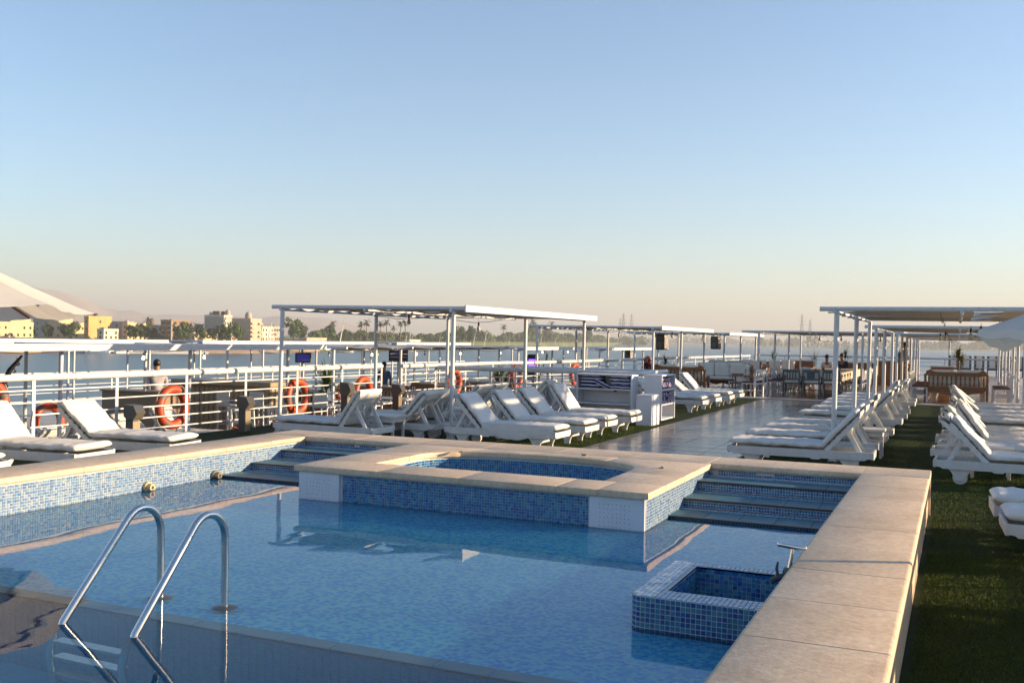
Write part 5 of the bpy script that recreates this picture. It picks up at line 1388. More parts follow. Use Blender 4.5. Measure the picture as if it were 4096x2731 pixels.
shelf_unit('towel_shelf', 'wide white open shelf unit with blue striped towels on its upper board', -7.50, -6.25, 20.20, 20.65, 1.0, 3)
shelf_unit('towel_rack', 'tall white shelf unit beside the path with pink and blue towels, open to the right', -6.05, -5.66, 20.42, 21.5, 1.01, 3, open_dir=1)
t = thing('white_chest', 'plain white box standing in front of the tall shelf unit at the turf edge', 'box', (-5.95, 19.55, 0)); MB().cbox(0,.33,0,.56,.0,.60,.006).obj('body', M['panel_white'], t); MB().cbox(-.004,.334,-.004,.564,.602,.625,.004).obj('lid', M['panel_white'], t)
t = thing('white_locker', 'low white cabinet half hidden left of the wide shelf unit', 'cabinet', (-8.35, 20.5, 0)); MB().cbox(0,.75,0,.4,.0,.62,.008).obj('body', M['panel_white'], t); MB().cbox(-.01,.76,-.01,.41,.622,.65,.006).obj('lid', M['panel_white'], t)
def towel_mesh(seed, w, d, h):
    r = random.Random(seed); mb = MB(); N = 18; m = 10
    for i in range(m+1):
        x = -w/2+w*i/m; e = min(1, min(i, m-i)/1.5); e = .6+.4*e
        for j in range(N):
            t = 2*math.pi*j/N; cy = math.copysign(abs(math.cos(t))**.35, math.cos(t)); cz = math.copysign(abs(math.sin(t))**.5, math.sin(t))
            mb.v.append((x, cy*d/2*(.96+.04*e), h/2+cz*h/2*e+.008*noise.noise(Vector((x*9, cy*2, seed)))))
    for i in range(m):
        for j in range(N): mb.f.append((i*N+j, i*N+(j+1) % N, (i+1)*N+(j+1) % N, (i+1)*N+j))
    mb.f += [tuple(range(N-1,-1,-1)), tuple(m*N+j for j in range(N))]
    return mb
TWM = [towel_mesh(k, .46, .34, .105).mesh('towel', M['towel'], 180) for k in range(3)]
TWV = [towel_mesh(k+5, .38, .28, .09).mesh('towel', M['towel_v'], 180) for k in range(3)]
zs_ = .05+(1.0-.08)*2/3+.03
for st, (x, nm) in enumerate([(-7.2, 'left'), (-6.53, 'right')]):
    for k in range(3):
        o = mobj('folded_towel', TWM[(k+st) % 3], None, (x+rng.uniform(-.02,.02), 20.41, zs_+.086*k), rng.uniform(-.08,.08))
        tag(o, f'striped towel, {["bottom","middle","top"][k]} of the {nm} stack on the wide shelf', 'towel', 'folded towels on the white shelves')
o = mobj('folded_towel', TWM[0], None, (-6.93, 20.38, zs_+.01), 1.2); o.rotation_euler = (.3, .35, 1.1); tag(o, 'crumpled blue and white towel leaning against the left stack on the wide shelf', 'towel', 'folded towels on the white shelves')
for lvl, (z, nm) in enumerate([(.05+(1.02-.08)*2/3+.03, 'upper'), (.05+(1.02-.08)/3+.03, 'middle')]):
    for k in range(3):
        for q, yy_ in enumerate((20.72, 21.16)):
            o = mobj('folded_towel', TWV[(k+q) % 3], None, (-5.83+rng.uniform(-.02,.02), yy_, z+.074*k), math.pi/2+rng.uniform(-.15,.15))
            tag(o, f'pink striped towel, {["bottom","middle","top"][k]} of the {["near","far"][q]} stack, {nm} board of the tall shelf', 'towel', 'folded towels on the white shelves')
# ================================================================== parasols
def parasol(name_label, loc, rad, rise, zr, tilt, tilt_dir, n=8, spin=0.0, val=.10, pole=True):
    t = thing('parasol', name_label, 'parasol', (loc[0], loc[1], 0), 0)
    T = Matrix.Rotation(tilt, 4, Vector((-math.sin(tilt_dir), math.cos(tilt_dir), 0)))
    C0 = Vector((0, 0, zr)); def_ = lambda p: C0 + T @ (Vector(p)-C0)
    top = (0, 0, zr+rise); mb = MB()
    def pt(k, u, v):
        """k: panel, u: 0 centre .. 1 rim, v across the panel"""
        a0, a1 = spin+2*math.pi*k/n, spin+2*math.pi*(k+1)/n
        p = Vector((math.cos(a0), math.sin(a0), 0)).lerp(Vector((math.cos(a1), math.sin(a1), 0)), v)*rad*u
        z = zr+rise*(1-u)**1.08 - .05*u*math.sin(v*math.pi) - .03*math.sin(u*math.pi)
        p.z = z + .008*noise.noise(Vector((p.x*7, p.y*7, k*2.0))) + .022*u*noise.noise(Vector((v*6, u*1.1, k*3.1))) ; return p
    for k in range(n): mb.grid(lambda u, v, k=k: tuple(def_(pt(k, u, v))), 12, 16)
    mb.obj('cover', M['parasol'], t, 35)
    vb = MB()
    for k in range(n):
        def f(u, v, k=k):
            p = pt(k, 1.0, v); q = p.copy(); q.z -= u*(val*(.75+.35*math.sin(v*math.pi))); q.x *= 1+.012*u; q.y *= 1+.012*u; return tuple(def_(q))
        vb.grid(f, 2, 16)
    vb.obj('valance', M['parasol'], t, 60)
    for k in range(n):
        a = spin+2*math.pi*k/n; p = [def_((math.cos(a)*rad*u, math.sin(a)*rad*u, zr+rise*(1-u)**1.08-.085+.03*u)) for u in (.03,.35,.7,.94)]
        MB().tube(p, .017, 6).obj('rib', M['wood_brown'], t, 60)
    if pole:
        MB().tube([(0,0,.0),(0,0,zr+rise*.2), def_((0,0,zr+rise+.08))], .03, 10).obj('pole', M['wood_brown'], t, 60)
        MB().lathe([(.28,0),(.28,.06),(.08,.09),(.05,.3)], 16).obj('base', M['concrete'], t, 50)
    return t
parasol('large cream parasol at the upper left frame edge, sunlit, with a brown wooden rib below', (-11.40, 7.85), 2.05, 1.02, 1.955, R(2.4), R(150), spin=R(7), val=.012)
parasol('white parasol at the right frame edge, its outside in blue shade', (1.72, 7.15), 1.62, .62, 1.98, R(7), R(150), spin=R(8), val=.05)

# ================================================================== dining furniture
def chair_proto(name, label, mat, cush, arms=False, slatted=True, hb=.86, cat='chair', group=None):
    t = thing(name, label, cat, (0,0,0), 0, group)          # faces +Y, backrest at -Y
    w = .27 if not arms else .27
    lf = MB().cbox(-.022,.022,-.022,.022,0,.44,.004).mesh('leg', mat); lb = MB().prism([(-.02,0),(.025,0),(.02,.45),(-.05,hb),(-.09,hb),(-.03,.45)], 'x', -.022, .022).mesh('leg', mat)
    for s in (-1,1): mobj('leg', lf, t, (w*s-.022*s, .22, 0)); mobj('leg', lb, t, (w*s-.022*s, -.22, 0))
    MB().cbox(-w,w,-.24,.24,.40,.44,.006).obj('seat', mat, t)
    if cush: MB().cbox(-w+.01,w-.01,-.21,.23,.442,.49,.018).obj('cushion', cush, t)
    MB().cbox(-w+.02,w-.02,-.305,-.275,hb-.09,hb+.005,.006).obj('top_rail', mat, t); MB().cbox(-w+.045,w-.045,-.268,-.245,.54,.58,.004).obj('back_rail', mat, t)
    if slatted:
        sm = MB().prism([(-.268,.58),(-.25,.58),(-.285,hb-.09),(-.303,hb-.09)], 'x', -.018, .018).mesh('back_slat', mat)
        for k in range(4): mobj('back_slat', sm, t, (-.13+.087*k, 0, 0))
    else: MB().prism([(-.268,.58),(-.25,.58),(-.285,hb-.09),(-.303,hb-.09)], 'x', -.12, .12).obj('back_panel', mat, t)
    for z in (.18,): MB().cbox(-w+.046,w-.046,.21,.23,z,z+.03,.003).cbox(-w+.01,-w+.03,-.2,.2,z,z+.03,.003).cbox(w-.03,w-.01,-.2,.2,z,z+.03,.003).obj('stretcher', mat, t)
    if arms:
        for s in (-1,1): MB().cbox(w*s-.03,w*s+.03,-.27,.24,.62,.65,.006).cbox(w*s-.02,w*s+.02,.18,.22,.44,.62,.004).obj('armrest', mat, t)
    return t
bc = chair_proto('armchair', 'leftmost blue-grey dining armchair with a slatted back, seen from behind', M['bluegrey'], M['fabric_aged'], True, group='blue-grey dining armchairs'); bc.location = (-4.88, 33.35, .02)
bc2 = chair_proto('armchair', 'middle blue-grey dining armchair with a solid back panel', M['bluegrey'], M['fabric_aged'], True, False, group='blue-grey dining armchairs'); bc2.location = (-4.27, 33.35, .02)
dup(bc, 'right blue-grey dining armchair with a slatted back, behind the canopy post', (-3.66, 33.4, .02), .03)
GC = 'white dining chairs with brown cushions'
wc = chair_proto('dining_chair', 'white dining chair left of the blue-grey armchairs, turned sideways', M['wood_white'], M['cushion_brown'], group=GC); wc.location = (-5.55, 34.0, .02); wc.rotation_euler = (0,0,-1.5)
wl = [(-3.0,34.1,1.55,'white dining chair right of the blue-grey armchairs'),(-3.0,35.0,1.5,'second white chair along the right side of the long dining table'),(-3.0,35.9,1.6,'third white chair along the right side of the long dining table'),(-3.0,36.8,1.55,'fourth white chair along the right side of the long dining table'),
      (-5.6,35.2,-1.5,'second white chair along the left side of the long dining table'),(-5.6,36.2,-1.6,'third white chair along the left side of the long dining table'),(-5.6,37.3,-1.55,'fourth white chair along the left side of the long dining table'),
      (-5.9,31.9,1.2,'nearest white chair by the bench, its brown seat facing left'),(-6.6,33.0,1.6,'white chair in front of the cream cushioned bench'),(-5.2,36.9,2.2,'white chair between the left posts, half turned'),(-6.7,34.7,1.4,'white chair beyond the cream cushions'),
      (-1.05,33.2,-1.57,'nearest white chair of the row left of the carved bench'),(-1.05,34.0,-1.57,'second white chair of the row left of the carved bench'),(-1.05,34.8,-1.57,'third white chair of the row left of the carved bench'),(-1.05,35.6,-1.57,'fourth white chair of the row left of the carved bench'),(-1.05,36.4,-1.57,'fifth white chair of the row left of the carved bench'),
      (1.25,33.3,1.57,'white chair right of the carved bench'),(1.25,34.6,1.57,'second white chair behind the right end of the carved bench')]
for x, y, a, lab in wl: dup(wc, lab, (x, y, .02), a)
def dtable(x, y, w, d, lab):
    t = thing('dining_table', lab, 'table', (x, y, .02), 0, 'dining tables with beige cloths'); MB().cbox(-w/2,w/2,-d/2,d/2,.72,.755,.006).obj('table_top', M['wood_white'], t)
    c = MB(); c.cbox(-w/2-.01,w/2+.01,-d/2-.01,d/2+.01,.756,.764,.003)
    for s in (-1,1): c.box(-w/2-.012,w/2+.012,s*(d/2+.012)-.003,s*(d/2+.012)+.003,.50,.76); c.box(s*(w/2+.012)-.003,s*(w/2+.012)+.003,-d/2,d/2,.50,.76)
    c.obj('tablecloth', M['tablecloth'], t); lm = MB().cbox(-.03,.03,-.03,.03,0,.72,.004).mesh('leg', M['wood_white'])
    for i in (-1,1):
        for j in (-1,1): mobj('leg', lm, t, (i*(w/2-.08), j*(d/2-.08), 0))
for k in range(5): dtable(-4.28, 34.35+1.35*k, 1.75, 1.3, ['nearest beige table behind the blue-grey armchairs','second beige table of the long dining table','third beige table of the long dining table','fourth beige table of the long dining table','last beige table of the long dining table'][k])
for k in range(4): dtable(.08, 34.1+1.35*k, 1.55, 1.3, ['nearest table behind the carved bench, set with napkins','second table behind the carved bench','third table behind the carved bench','last table behind the carved bench'][k])
def napkin(x, y, lab):
    t = thing('napkin_holder', lab, 'napkin holder', (x, y, .786), rng.uniform(0,3), 'napkin holders on the dining tables')
    MB().prism([(-.06,0),(.06,0),(.075,.07),(.055,.07),(.045,.012),(-.045,.012),(-.055,.07),(-.075,.07)], 'y', -.04, .04).obj('holder', M['bluegrey'], t); MB().cbox(-.05,.05,-.035,.035,.013,.06,.004).obj('napkins', M['fabric'], t)
for k, (x, y) in enumerate([(-4.6,34.9),(-3.9,34.6),(-4.5,36.0),(-3.8,36.2),(-4.4,37.4),(-3.9,37.6)]): napkin(x, y, f'small dark napkin holder on the long dining table, {["front left","front right","middle left","middle right","rear left","rear right"][k]}')
for k, (x, y) in enumerate([(-.3,34.2),(.45,34.3),(-.2,35.6),(.5,35.7)]): napkin(x, y, f'napkin holder on the table behind the carved bench, {["front left","front right","rear left","rear right"][k]}')
def bench(x, y, rz, L, lab, cush=True):
    t = thing('wooden_bench', lab, 'bench', (x, y, .02), rz, 'carved wooden benches'); w = L/2     # seat faces +Y
    poly = [(-w,.80),(-w+.03,.94),(-w+.14,.99),(-w+.22,.93),(-w+.30,.91),(w-.30,.91),(w-.22,.93),(w-.14,.99),(w-.03,.94),(w,.80)]
    MB().prism(poly, 'y', -.03, .03).obj('top_board', M['wood_brown'], t); MB().cbox(-w,w,-.028,.028,.40,.48,.004).obj('lower_rail', M['wood_brown'], t)
    ap = [(-w+.1,.38),(-w+.1,.30),(-w*.5,.26),(-w*.25,.20),(0,.26),(w*.25,.20),(w*.5,.26),(w-.1,.30),(w-.1,.38)]
    MB().prism(ap[::-1], 'y', -.02, .02).obj('apron', M['wood_brown'], t)
    sm = MB().lathe([(.018,.48),(.028,.56),(.018,.64),(.028,.72),(.018,.80)], 8).mesh('spindle', M['wood_brown'], 50)
    k = int(L/.125)
    for i in range(k): mobj('spindle', sm, t, (-w+.10+(L-.2)*i/(k-1), 0, 0))
    for s in (-1,1):
        MB().cbox(s*w-.035,s*w+.035,-.04,.035,0,.85,.006).obj('leg', M['wood_brown'], t); MB().cbox(s*w-.03,s*w+.03,.50,.56,0,.62,.006).obj('leg', M['wood_brown'], t)
        MB().cbox(s*w-.03,s*w+.03,.0,.58,.60,.65,.006).obj('armrest', M['wood_brown'], t)
    MB().cbox(-w+.04,w-.04,.03,.56,.36,.40,.005).obj('seat_board', M['wood_brown'], t)
    if cush:
        MB().cbox(-w+.06,w-.06,.05,.56,.402,.50,.03).obj('seat_cushion', M['fabric_aged'], t)
        n = max(1, int(L/.6)); 
        for i in range(n):
            cw = (L-.14)/n; c = MB().cbox(-cw/2+.01,cw/2-.01,.05,.17,.50,.98,.05).obj('back_cushion', M['fabric_aged'], t); c.location = (-w+.07+cw*(i+.5), 0, 0)
    return t
bench(-.02, 33.05, 0, 1.72, 'carved wooden bench with spindles, its back to the turf aisle')
bench(-7.95, 30.6 - .05, 0, 1.66, 'dark carved wooden bench behind the towel shelves, its back to us')
bench(-6.25, 33.4, math.pi/2+.25, 1.7, 'wooden bench with big cream back cushions right of the dark bench')
bench(-7.6, 35.4, math.pi, 1.8, 'bench with cream cushions facing us under the third left canopy')
bench(-6.6, 38.0, math.pi/2, 1.8, 'bench with cream cushions beyond the white chairs')
bench(-8.2, 40.5, math.pi, 2.2, 'far bench with cream cushions near the dark planter')
bench(-7.4, 43.6, math.pi, 2.4, 'farthest bench with cream cushions towards the bow')
def counter(x0, x1, y0, y1, h, lab, mat):
    t = thing('service_counter', lab, 'counter', (x0, y0, .02)); MB().cbox(0,x1-x0,0,y1-y0,0,h-.05,.01).obj('body', mat, t); MB().cbox(-.03,x1-x0+.03,-.03,y1-y0+.03,h-.049,h,.008).obj('top', M['wood_white'], t)
    n = max(2, int((x1-x0)/.6)); w = (x1-x0)/n
    for i in range(n): MB().cbox(w*i+.04,w*(i+1)-.04,-.012,-.001,.08,h-.12,.004).obj('front_panel', mat, t)
M['wood_orange'] = simple('orange_wood', (.30, .13, .04), .45, var=.25, scale=6)
counter(-6.9, -5.6, 44.0, 44.6, 1.0, 'orange-brown wooden counter at the far end, left of the palm pot', M['wood_orange'])
counter(-4.7, -3.3, 45.2, 45.8, .95, 'orange-brown wooden counter at the far end behind the seated guest', M['wood_orange'])
counter(-3.2, -1.9, 45.2, 45.8, 1.05, 'orange-brown wooden counter right of the seated guest', M['wood_orange'])
counter(-.9, -.1, 40.6, 41.1, .95, 'orange-brown cabinet behind the right dining table', M['wood_orange'])
t = thing('storage_box', 'red crate behind the slatted-back loungers near the stair railing', 'crate', (-7.75, 21.75, 0), .1); MB().cbox(-.35,.35,-.22,.22,0,.34,.01).obj('body', M['red'], t); MB().cbox(-.37,.37,-.24,.24,.342,.38,.008).obj('lid', M['red'], t)

# ================================================================== potted plants
def pot(t, r, h, mat, z=0.0): MB().lathe([(r*.7,0),(r,h*.9),(r*1.08,h*.9),(r*1.08,h),(r*.9,h),(r*.85,h*.85)], 14, (0,0,z)).obj('pot', mat, t, 50)
def spiky(x, y, label, n, L, r0, z=0.0, drop=.3, seed=0, mat=None, potmat='terracotta', potr=.22, poth=.3, stem=0.0, w=.022, name='yucca_plant'):
    t = thing(name, label, 'plant', (x, y, z)); r = random.Random(seed); pot(t, potr, poth, M[potmat]); mb = MB()
    heads = [(0, 0, poth+stem)] if r0 == 0 else [(r.uniform(-r0,r0), r.uniform(-r0,r0), poth+stem*r.uniform(.5,1)) for _ in range(4)]
    if stem: 
        sm = MB()
        for hd in heads: sm.tube([(0,0,poth*.8),(hd[0]*.6,hd[1]*.6,hd[2]*.7),hd], [.03,.02,.015], 6)
        sm.obj('stem', M['bark'], t, 60)
    for _ in range(n):
        hd = r.choice(heads); a = r.uniform(0,6.28); el = r.uniform(-.2,1.4); l = L*r.uniform(.6,1.1); p = Vector(hd)+Vector((0,0,r.uniform(-.12,.05))); d = Vector((math.cos(a)*math.cos(el), math.sin(a)*math.cos(el), math.sin(el))); side = Vector((-math.sin(a), math.cos(a), 0)); pts = [p]
        for i in range(4): p = p+d*l/4; d = (d+Vector((0,0,-drop*.5))).normalized(); pts.append(p)
        for i in range(4):
            w0, w1 = w*(1-i/4.2), w*(1-(i+1)/4.2); mb.add([pts[i]-side*w0, pts[i]+side*w0, pts[i+1]+side*w1, pts[i+1]-side*w1], [(0,1,2,3)])
    mb.obj('leaves', mat or M['leaf'], t); return t
spiky(-11.0, 24.0, 'two-headed spiky green plant behind the slatted-back loungers', 260, .34, .28, drop=.1, seed=3, stem=.62, w=.016)
spiky(-9.4, 33.0, 'reddish-leaved shrub in front of the railing behind the second canopy', 120, .30, .35, drop=.5, seed=4, stem=.8, mat=simple('reddish_leaf', (.10,.03,.025), .6, var=.4), w=.03)
spiky(-8.6, 22.3, 'low bright green plant in a reddish pot behind the loungers by the path', 90, .22, 0, drop=.3, seed=5, potr=.3, poth=.36, mat=simple('bright_leaf', (.08,.17,.02), .6, var=.3))
spiky(-7.9, 48, 'tall dark thin plant beside the dark planter at the bow', 60, .4, .1, seed=6, stem=1.0, drop=.2)
spiky(-4.6, 47, 'small palm in a dark pot at the bow railing', 70, .55, 0, seed=7, stem=.9, drop=.6, potmat='dark')
spiky(-5.9, 46.5, 'feathery yellowish palm between the far posts', 60, .8, 0, seed=8, stem=.5, drop=.35, mat=M['leaf_dry'], w=.014)
spiky(-2.2, 44.5, 'leafy plant on the far counter behind the right posts', 80, .4, 0, z=1.0, seed=9, stem=.15, drop=.5, potr=.12, poth=.16)
spiky(.1, 39.9, 'small leafy tree standing behind the dining table under the right canopies', 90, .35, .15, seed=10, stem=1.2, drop=.7, mat=simple('yellow_leaf', (.16,.17,.02), .6, var=.3), w=.04)
t = thing('planter_box', 'dark green planter with a low bush at the bow, left of the seated guest', 'planter', (-5.0, 45.0, .02)); MB().cbox(-.35,.35,-.25,.25,0,.55,.02).obj('box', M['lamp_grey'], t); leaf_clumps(160, .4, .5, 77, .07, 5).obj('foliage', M['leaf'], t).location = (0,0,.5)


# ================================================================== people
def person(label, x, y, z, rz, pose, shirt, trousers=None, h=1.74, hair=True, cap=None):
    """one continuous skinned body; clothing and hair are its children. Faces +Y before rotation."""
    t = thing('person', label, 'person', (x, y, z), rz)
    s = h/1.74
    if pose == 'stand':
        J = dict(pel=(0,0,.93), wst=(0,0,1.08), chs=(0,.01,1.30), nck=(0,.0,1.47), hd1=(0,.02,1.58), hd2=(0,.025,1.70),
                 shl=(-.185,0,1.42), ell=(-.23,-.02,1.14), hal=(-.21,.14,.93), shr=(.185,0,1.42), elr=(.235,-.02,1.14), har=(.20,.16,.95),
                 hpl=(-.09,0,.90), knl=(-.10,.02,.50), anl=(-.10,-.01,.09), tol=(-.11,.14,.03), hpr=(.09,0,.90), knr=(.10,.03,.50), anr=(.10,0,.09), tor=(.11,.15,.03))
    else:
        J = dict(pel=(0,0,.50), wst=(0,-.03,.66), chs=(0,-.02,.88), nck=(0,.0,1.05), hd1=(0,.03,1.16), hd2=(0,.04,1.28),
                 shl=(-.185,-.01,1.0), ell=(-.24,.06,.74), hal=(-.16,.28,.66), shr=(.185,-.01,1.0), elr=(.24,.06,.74), har=(.16,.28,.66),
                 hpl=(-.10,.04,.49), knl=(-.12,.44,.50), anl=(-.12,.42,.09), tol=(-.12,.56,.03), hpr=(.10,.04,.49), knr=(.12,.44,.50), anr=(.12,.42,.09), tor=(.12,.56,.03))
    rad = dict(pel=.125,wst=.115,chs=.14,nck=.052,hd1=.078,hd2=.082,shl=.062,shr=.062,ell=.042,elr=.042,hal=.032,har=.032,hpl=.085,hpr=.085,knl=.058,knr=.058,anl=.04,anr=.04,tol=.032,tor=.032)
    ED = [('pel','wst'),('wst','chs'),('chs','nck'),('nck','hd1'),('hd1','hd2'),('chs','shl'),('shl','ell'),('ell','hal'),('chs','shr'),('shr','elr'),('elr','har'),('pel','hpl'),('hpl','knl'),('knl','anl'),('anl','tol'),('pel','hpr'),('hpr','knr'),('knr','anr'),('anr','tor')]
    def skin(name, keys, mat, k):
        ks = [q for q in J if q in keys]; me = bpy.data.meshes.new(name)
        me.from_pydata([tuple(Vector(J[q])*s) for q in ks], [(ks.index(a), ks.index(b)) for a, b in ED if a in ks and b in ks], []); me.materials.append(mat)
        o = mobj(name, me, t); sm = o.modifiers.new('skin', 'SKIN'); sm.use_smooth_shade = True; o.modifiers.new('sub', 'SUBSURF').levels = 1
        o.modifiers['sub'].render_levels = 1
        for i, q in enumerate(ks):
            v = me.skin_vertices[0].data[i]; v.radius = (rad[q]*k*s, rad[q]*k*s); v.use_root = (i == 0)
        return o
    body = skin('body', set(J), M['skin'], 1.0)
    skin('shirt', {'pel','wst','chs','shl','ell','shr','elr'}, shirt, 1.16); skin('trousers', {'pel','hpl','knl','anl','hpr','knr','anr'}, trousers or M['trousers'], 1.15)
    hd = Vector(J['hd2'])*s
    if hair: MB().ball(hd+Vector((0,-.018,.012)), .098*s, 12, 9, (.92,1.0,.95)).obj('hair', M['hair'] if not cap else cap, t, 180)
    MB().ball(hd+Vector((0,.085*s,-.05*s)), .016*s, 6, 5, (.8,1.2,1.4)).obj('nose', M['skin'], t, 180)
    for q in (-1,1): MB().ball(hd+Vector((q*.085*s,-.005,-.05*s)), .018*s, 6, 5, (.4,1,1.5)).obj('ear', M['skin'], t, 180)
    return t
NZ = -.70
person('man in a grey shirt standing by the bar counter of the next ship', -17.3, 18.1, NZ, R(150-90), 'stand', M['shirt_grey'])
person('dark-haired person in a blue shirt seen above the railing behind the first canopy', -16.6, 27.2, NZ, R(20), 'stand', M['shirt_blue'], h=1.58)
person('dark-haired person at the left frame edge behind the lounger and lifebuoy', -13.95, 10.95, NZ, R(200), 'stand', M['shirt_dark'], h=1.62)
person('guest seated at the bow with dark hair, seen over the dining tables', -4.25, 42.3, .02, R(170), 'sit', M['shirt_dark'], h=1.70)
person('waiter in a blue-grey shirt standing among the right canopy posts', -1.75, 38.6, .02, R(120), 'stand', simple('waiter_shirt', (.30,.36,.45), .9), M['lamp_tan'] if False else simple('khaki_trousers', (.20,.15,.10), .9), h=1.76)
person('guest in a pale patterned top sitting left of the seated guest at the bow', -4.95, 43.2, .02, R(190), 'sit', M['fabric_aged'], h=1.6)

# ================================================================== the ship alongside
nd_ = tag(MB().box(-27.0, -12.95, -8, 66, NZ-.3, NZ).obj('neighbour_deck', M['dining_floor']), kind='structure')
tag(MB().prism([(-26.9,-7.9),(-13.05,-7.9),(-13.05,56),(-20,70),(-26.9,56)], 'z', -9.2, NZ-.32).obj('neighbour_hull', M['hull_white']), kind='structure')
NG = 'white post canopies on the ship alongside'
canopy('nearest white canopy on the ship alongside, with a long sunlit fascia board', [(-17.0,8.2),(-17.0,11.2),(-17.0,14.2),(-17.0,17.4)], [(-13.9,9.2),(-13.9,12.3),(-13.9,15.4),(-13.9,18.6)], 1.46, over=(.3,.4), endover=.9, z0=NZ, seed=11, group=NG)
canopy('second white canopy on the ship alongside, behind the first canopy post', [(-17.0,20.2),(-17.0,23.4),(-17.0,26.6),(-17.0,29.8)], [(-13.9,20.4),(-13.9,23.6),(-13.9,26.8),(-13.9,30.0)], 1.43, over=(.3,.4), z0=NZ, seed=12, group=NG, fascia=(False, False))
canopy('third white canopy on the ship alongside, with lit bulbs', [(-17.0,31.6),(-17.0,34.8),(-17.0,38.0)], [(-13.9,31.6),(-13.9,34.8),(-13.9,38.0)], 1.40, over=(.3,.4), z0=NZ, seed=13, group=NG)
canopy('farthest white canopy on the ship alongside', [(-16.8,40.2),(-16.8,43.4),(-16.8,46.6)], [(-13.9,40.2),(-13.9,43.4),(-13.9,46.6)], 1.36, over=(.3,.4), z0=NZ, seed=14, group=NG)
canopy('outer white canopy on the far side of the ship alongside, behind the bar', [(-25.4,14.0),(-25.4,17.0),(-25.4,20.0),(-25.4,23.0)], [(-22.3,14.0),(-22.3,17.0),(-22.3,20.0),(-22.3,23.0)], 1.46, over=(.3,.4), z0=NZ, seed=15, group=NG)
canopy('second outer white canopy on the far side of the ship alongside', [(-25.4,25.2),(-25.4,28.4),(-25.4,31.6),(-25.4,34.8)], [(-22.3,25.2),(-22.3,28.4),(-22.3,31.6),(-22.3,34.8)], 1.45, over=(.3,.4), z0=NZ, seed=16, group=NG)
canopy('third outer white canopy on the far side of the ship alongside', [(-25.4,37.2),(-25.4,40.4),(-25.4,43.6)], [(-22.3,37.2),(-22.3,40.4),(-22.3,43.6)], 1.44, over=(.3,.4), z0=NZ, seed=17, group=NG)
railing('white railing along the far side of the ship alongside', [(-26.6,6),(-26.6,30),(-26.3,52)], z0=NZ, r=.03, bars=4, step=2.2, kink=False)
# bar with stools
t = thing('bar_counter', 'brown wooden bar counter with vertical boards on the ship alongside', 'bar counter', (-17.9, 19.4, NZ))
MB().cbox(0,2.9,0,.7,0,1.16,.01).obj('body', M['wood_counter'], t); MB().cbox(-.08,3.0,-.12,.75,1.162,1.28,.015).obj('top', M['wood_counter'], t)
bm_ = MB().cbox(-.065,.065,-.02,-.001,.05,1.12,.005).mesh('board', M['wood_counter'])
for i in range(19): mobj('board', bm_, t, (.09+.15*i, 0, 0))
bm2 = MB().cbox(.001,.02,-.065,.065,.05,1.12,.005).mesh('board', M['wood_counter'])
for i in range(4): mobj('board', bm2, t, (2.9, .09+.16*i, 0))
t = thing('back_counter', 'low grey-brown counter in front of the standing man on the ship alongside', 'counter', (-18.2, 17.3, NZ)); MB().cbox(0,1.9,0,.5,0,1.05,.01).obj('body', M['bank'], t); MB().cbox(-.04,1.95,-.04,.54,1.052,1.09,.008).obj('top', M['wood_counter'], t)
def stool_proto(label):
    t = thing('bar_stool', label, 'bar stool', (0,0,0), 0, 'white bar stools at the bar of the ship alongside')
    lm = MB().cbox(-.018,.018,-.018,.018,0,.72,.003).mesh('leg', M['wood_white'])
    for i in (-1,1):
        for j in (-1,1): mobj('leg', lm, t, (.17*i,.17*j,0))
    MB().cbox(-.2,.2,-.2,.2,.722,.755,.006).obj('seat', M['wood_white'], t); MB().cbox(-.19,.19,-.205,-.18,.756,1.08,.006).obj('backrest', M['wood_white'], t); MB().cbox(-.15,.15,.16,.18,.28,.31,.003).cbox(-.18,-.16,-.15,.15,.28,.31,.003).cbox(.16,.18,-.15,.15,.28,.31,.003).obj('foot_rail', M['wood_white'], t); return t
st = stool_proto('leftmost white bar stool at the brown bar'); st.location = (-15.7, 18.75, NZ)
for k, lab in enumerate(['second white bar stool from the left at the brown bar','third white bar stool from the left at the brown bar','rightmost white bar stool at the brown bar']): dup(st, lab, (-14.95+.72*k*.9, 19.0+.35*k, NZ), .1)
NLG = 'white sun loungers on the ship alongside'
for x, y, hd, a, s, lab in [(-14.6,9.9,1,51,0,'white lounger of the next ship behind the second pool lounger at left'),(-14.9,12.3,-1,51,1,'slatted lounger of the next ship, left of the big lifebuoy'),(-14.9,13.3,-1,51,2,'slatted lounger of the next ship seen through the railing left of the bar stools'),(-14.7,15.3,1,44,3,'white lounger of the next ship right of the big lifebuoy'),(-14.8,16.4,1,44,1,'white lounger of the next ship below the bar stools'),
                        (-16.6,11.6,-1,44,2,'slatted lounger of the next ship by its far canopy posts'),(-14.6,11.2,1,44,0,'low white lounger of the next ship just behind the railing'),(-14.7,14.3,1,44,2,'white lounger of the next ship directly behind the big lifebuoy')]:
    lounger(x, y, hd, lab, a, s, rng.uniform(-.06,.06), z=NZ, group=NLG)
for x, y, lab in [(-14.4,20.6,'long white table of the next ship behind the second lifebuoy'),(-14.3,22.3,'second long white table of the next ship'),(-14.6,24.0,'third long white table of the next ship')]:
    t = thing('long_table', lab, 'table', (x, y, NZ), 0, 'white tables on the ship alongside'); MB().cbox(-.9,.9,-.35,.35,.68,.72,.006).obj('table_top', M['wood_white'], t)
    lm = MB().cbox(-.025,.025,-.025,.025,0,.68,.003).mesh('leg', M['wood_white'])
    for i in (-1,1):
        for j in (-1,1): mobj('leg', lm, t, (.8*i,.28*j,0))
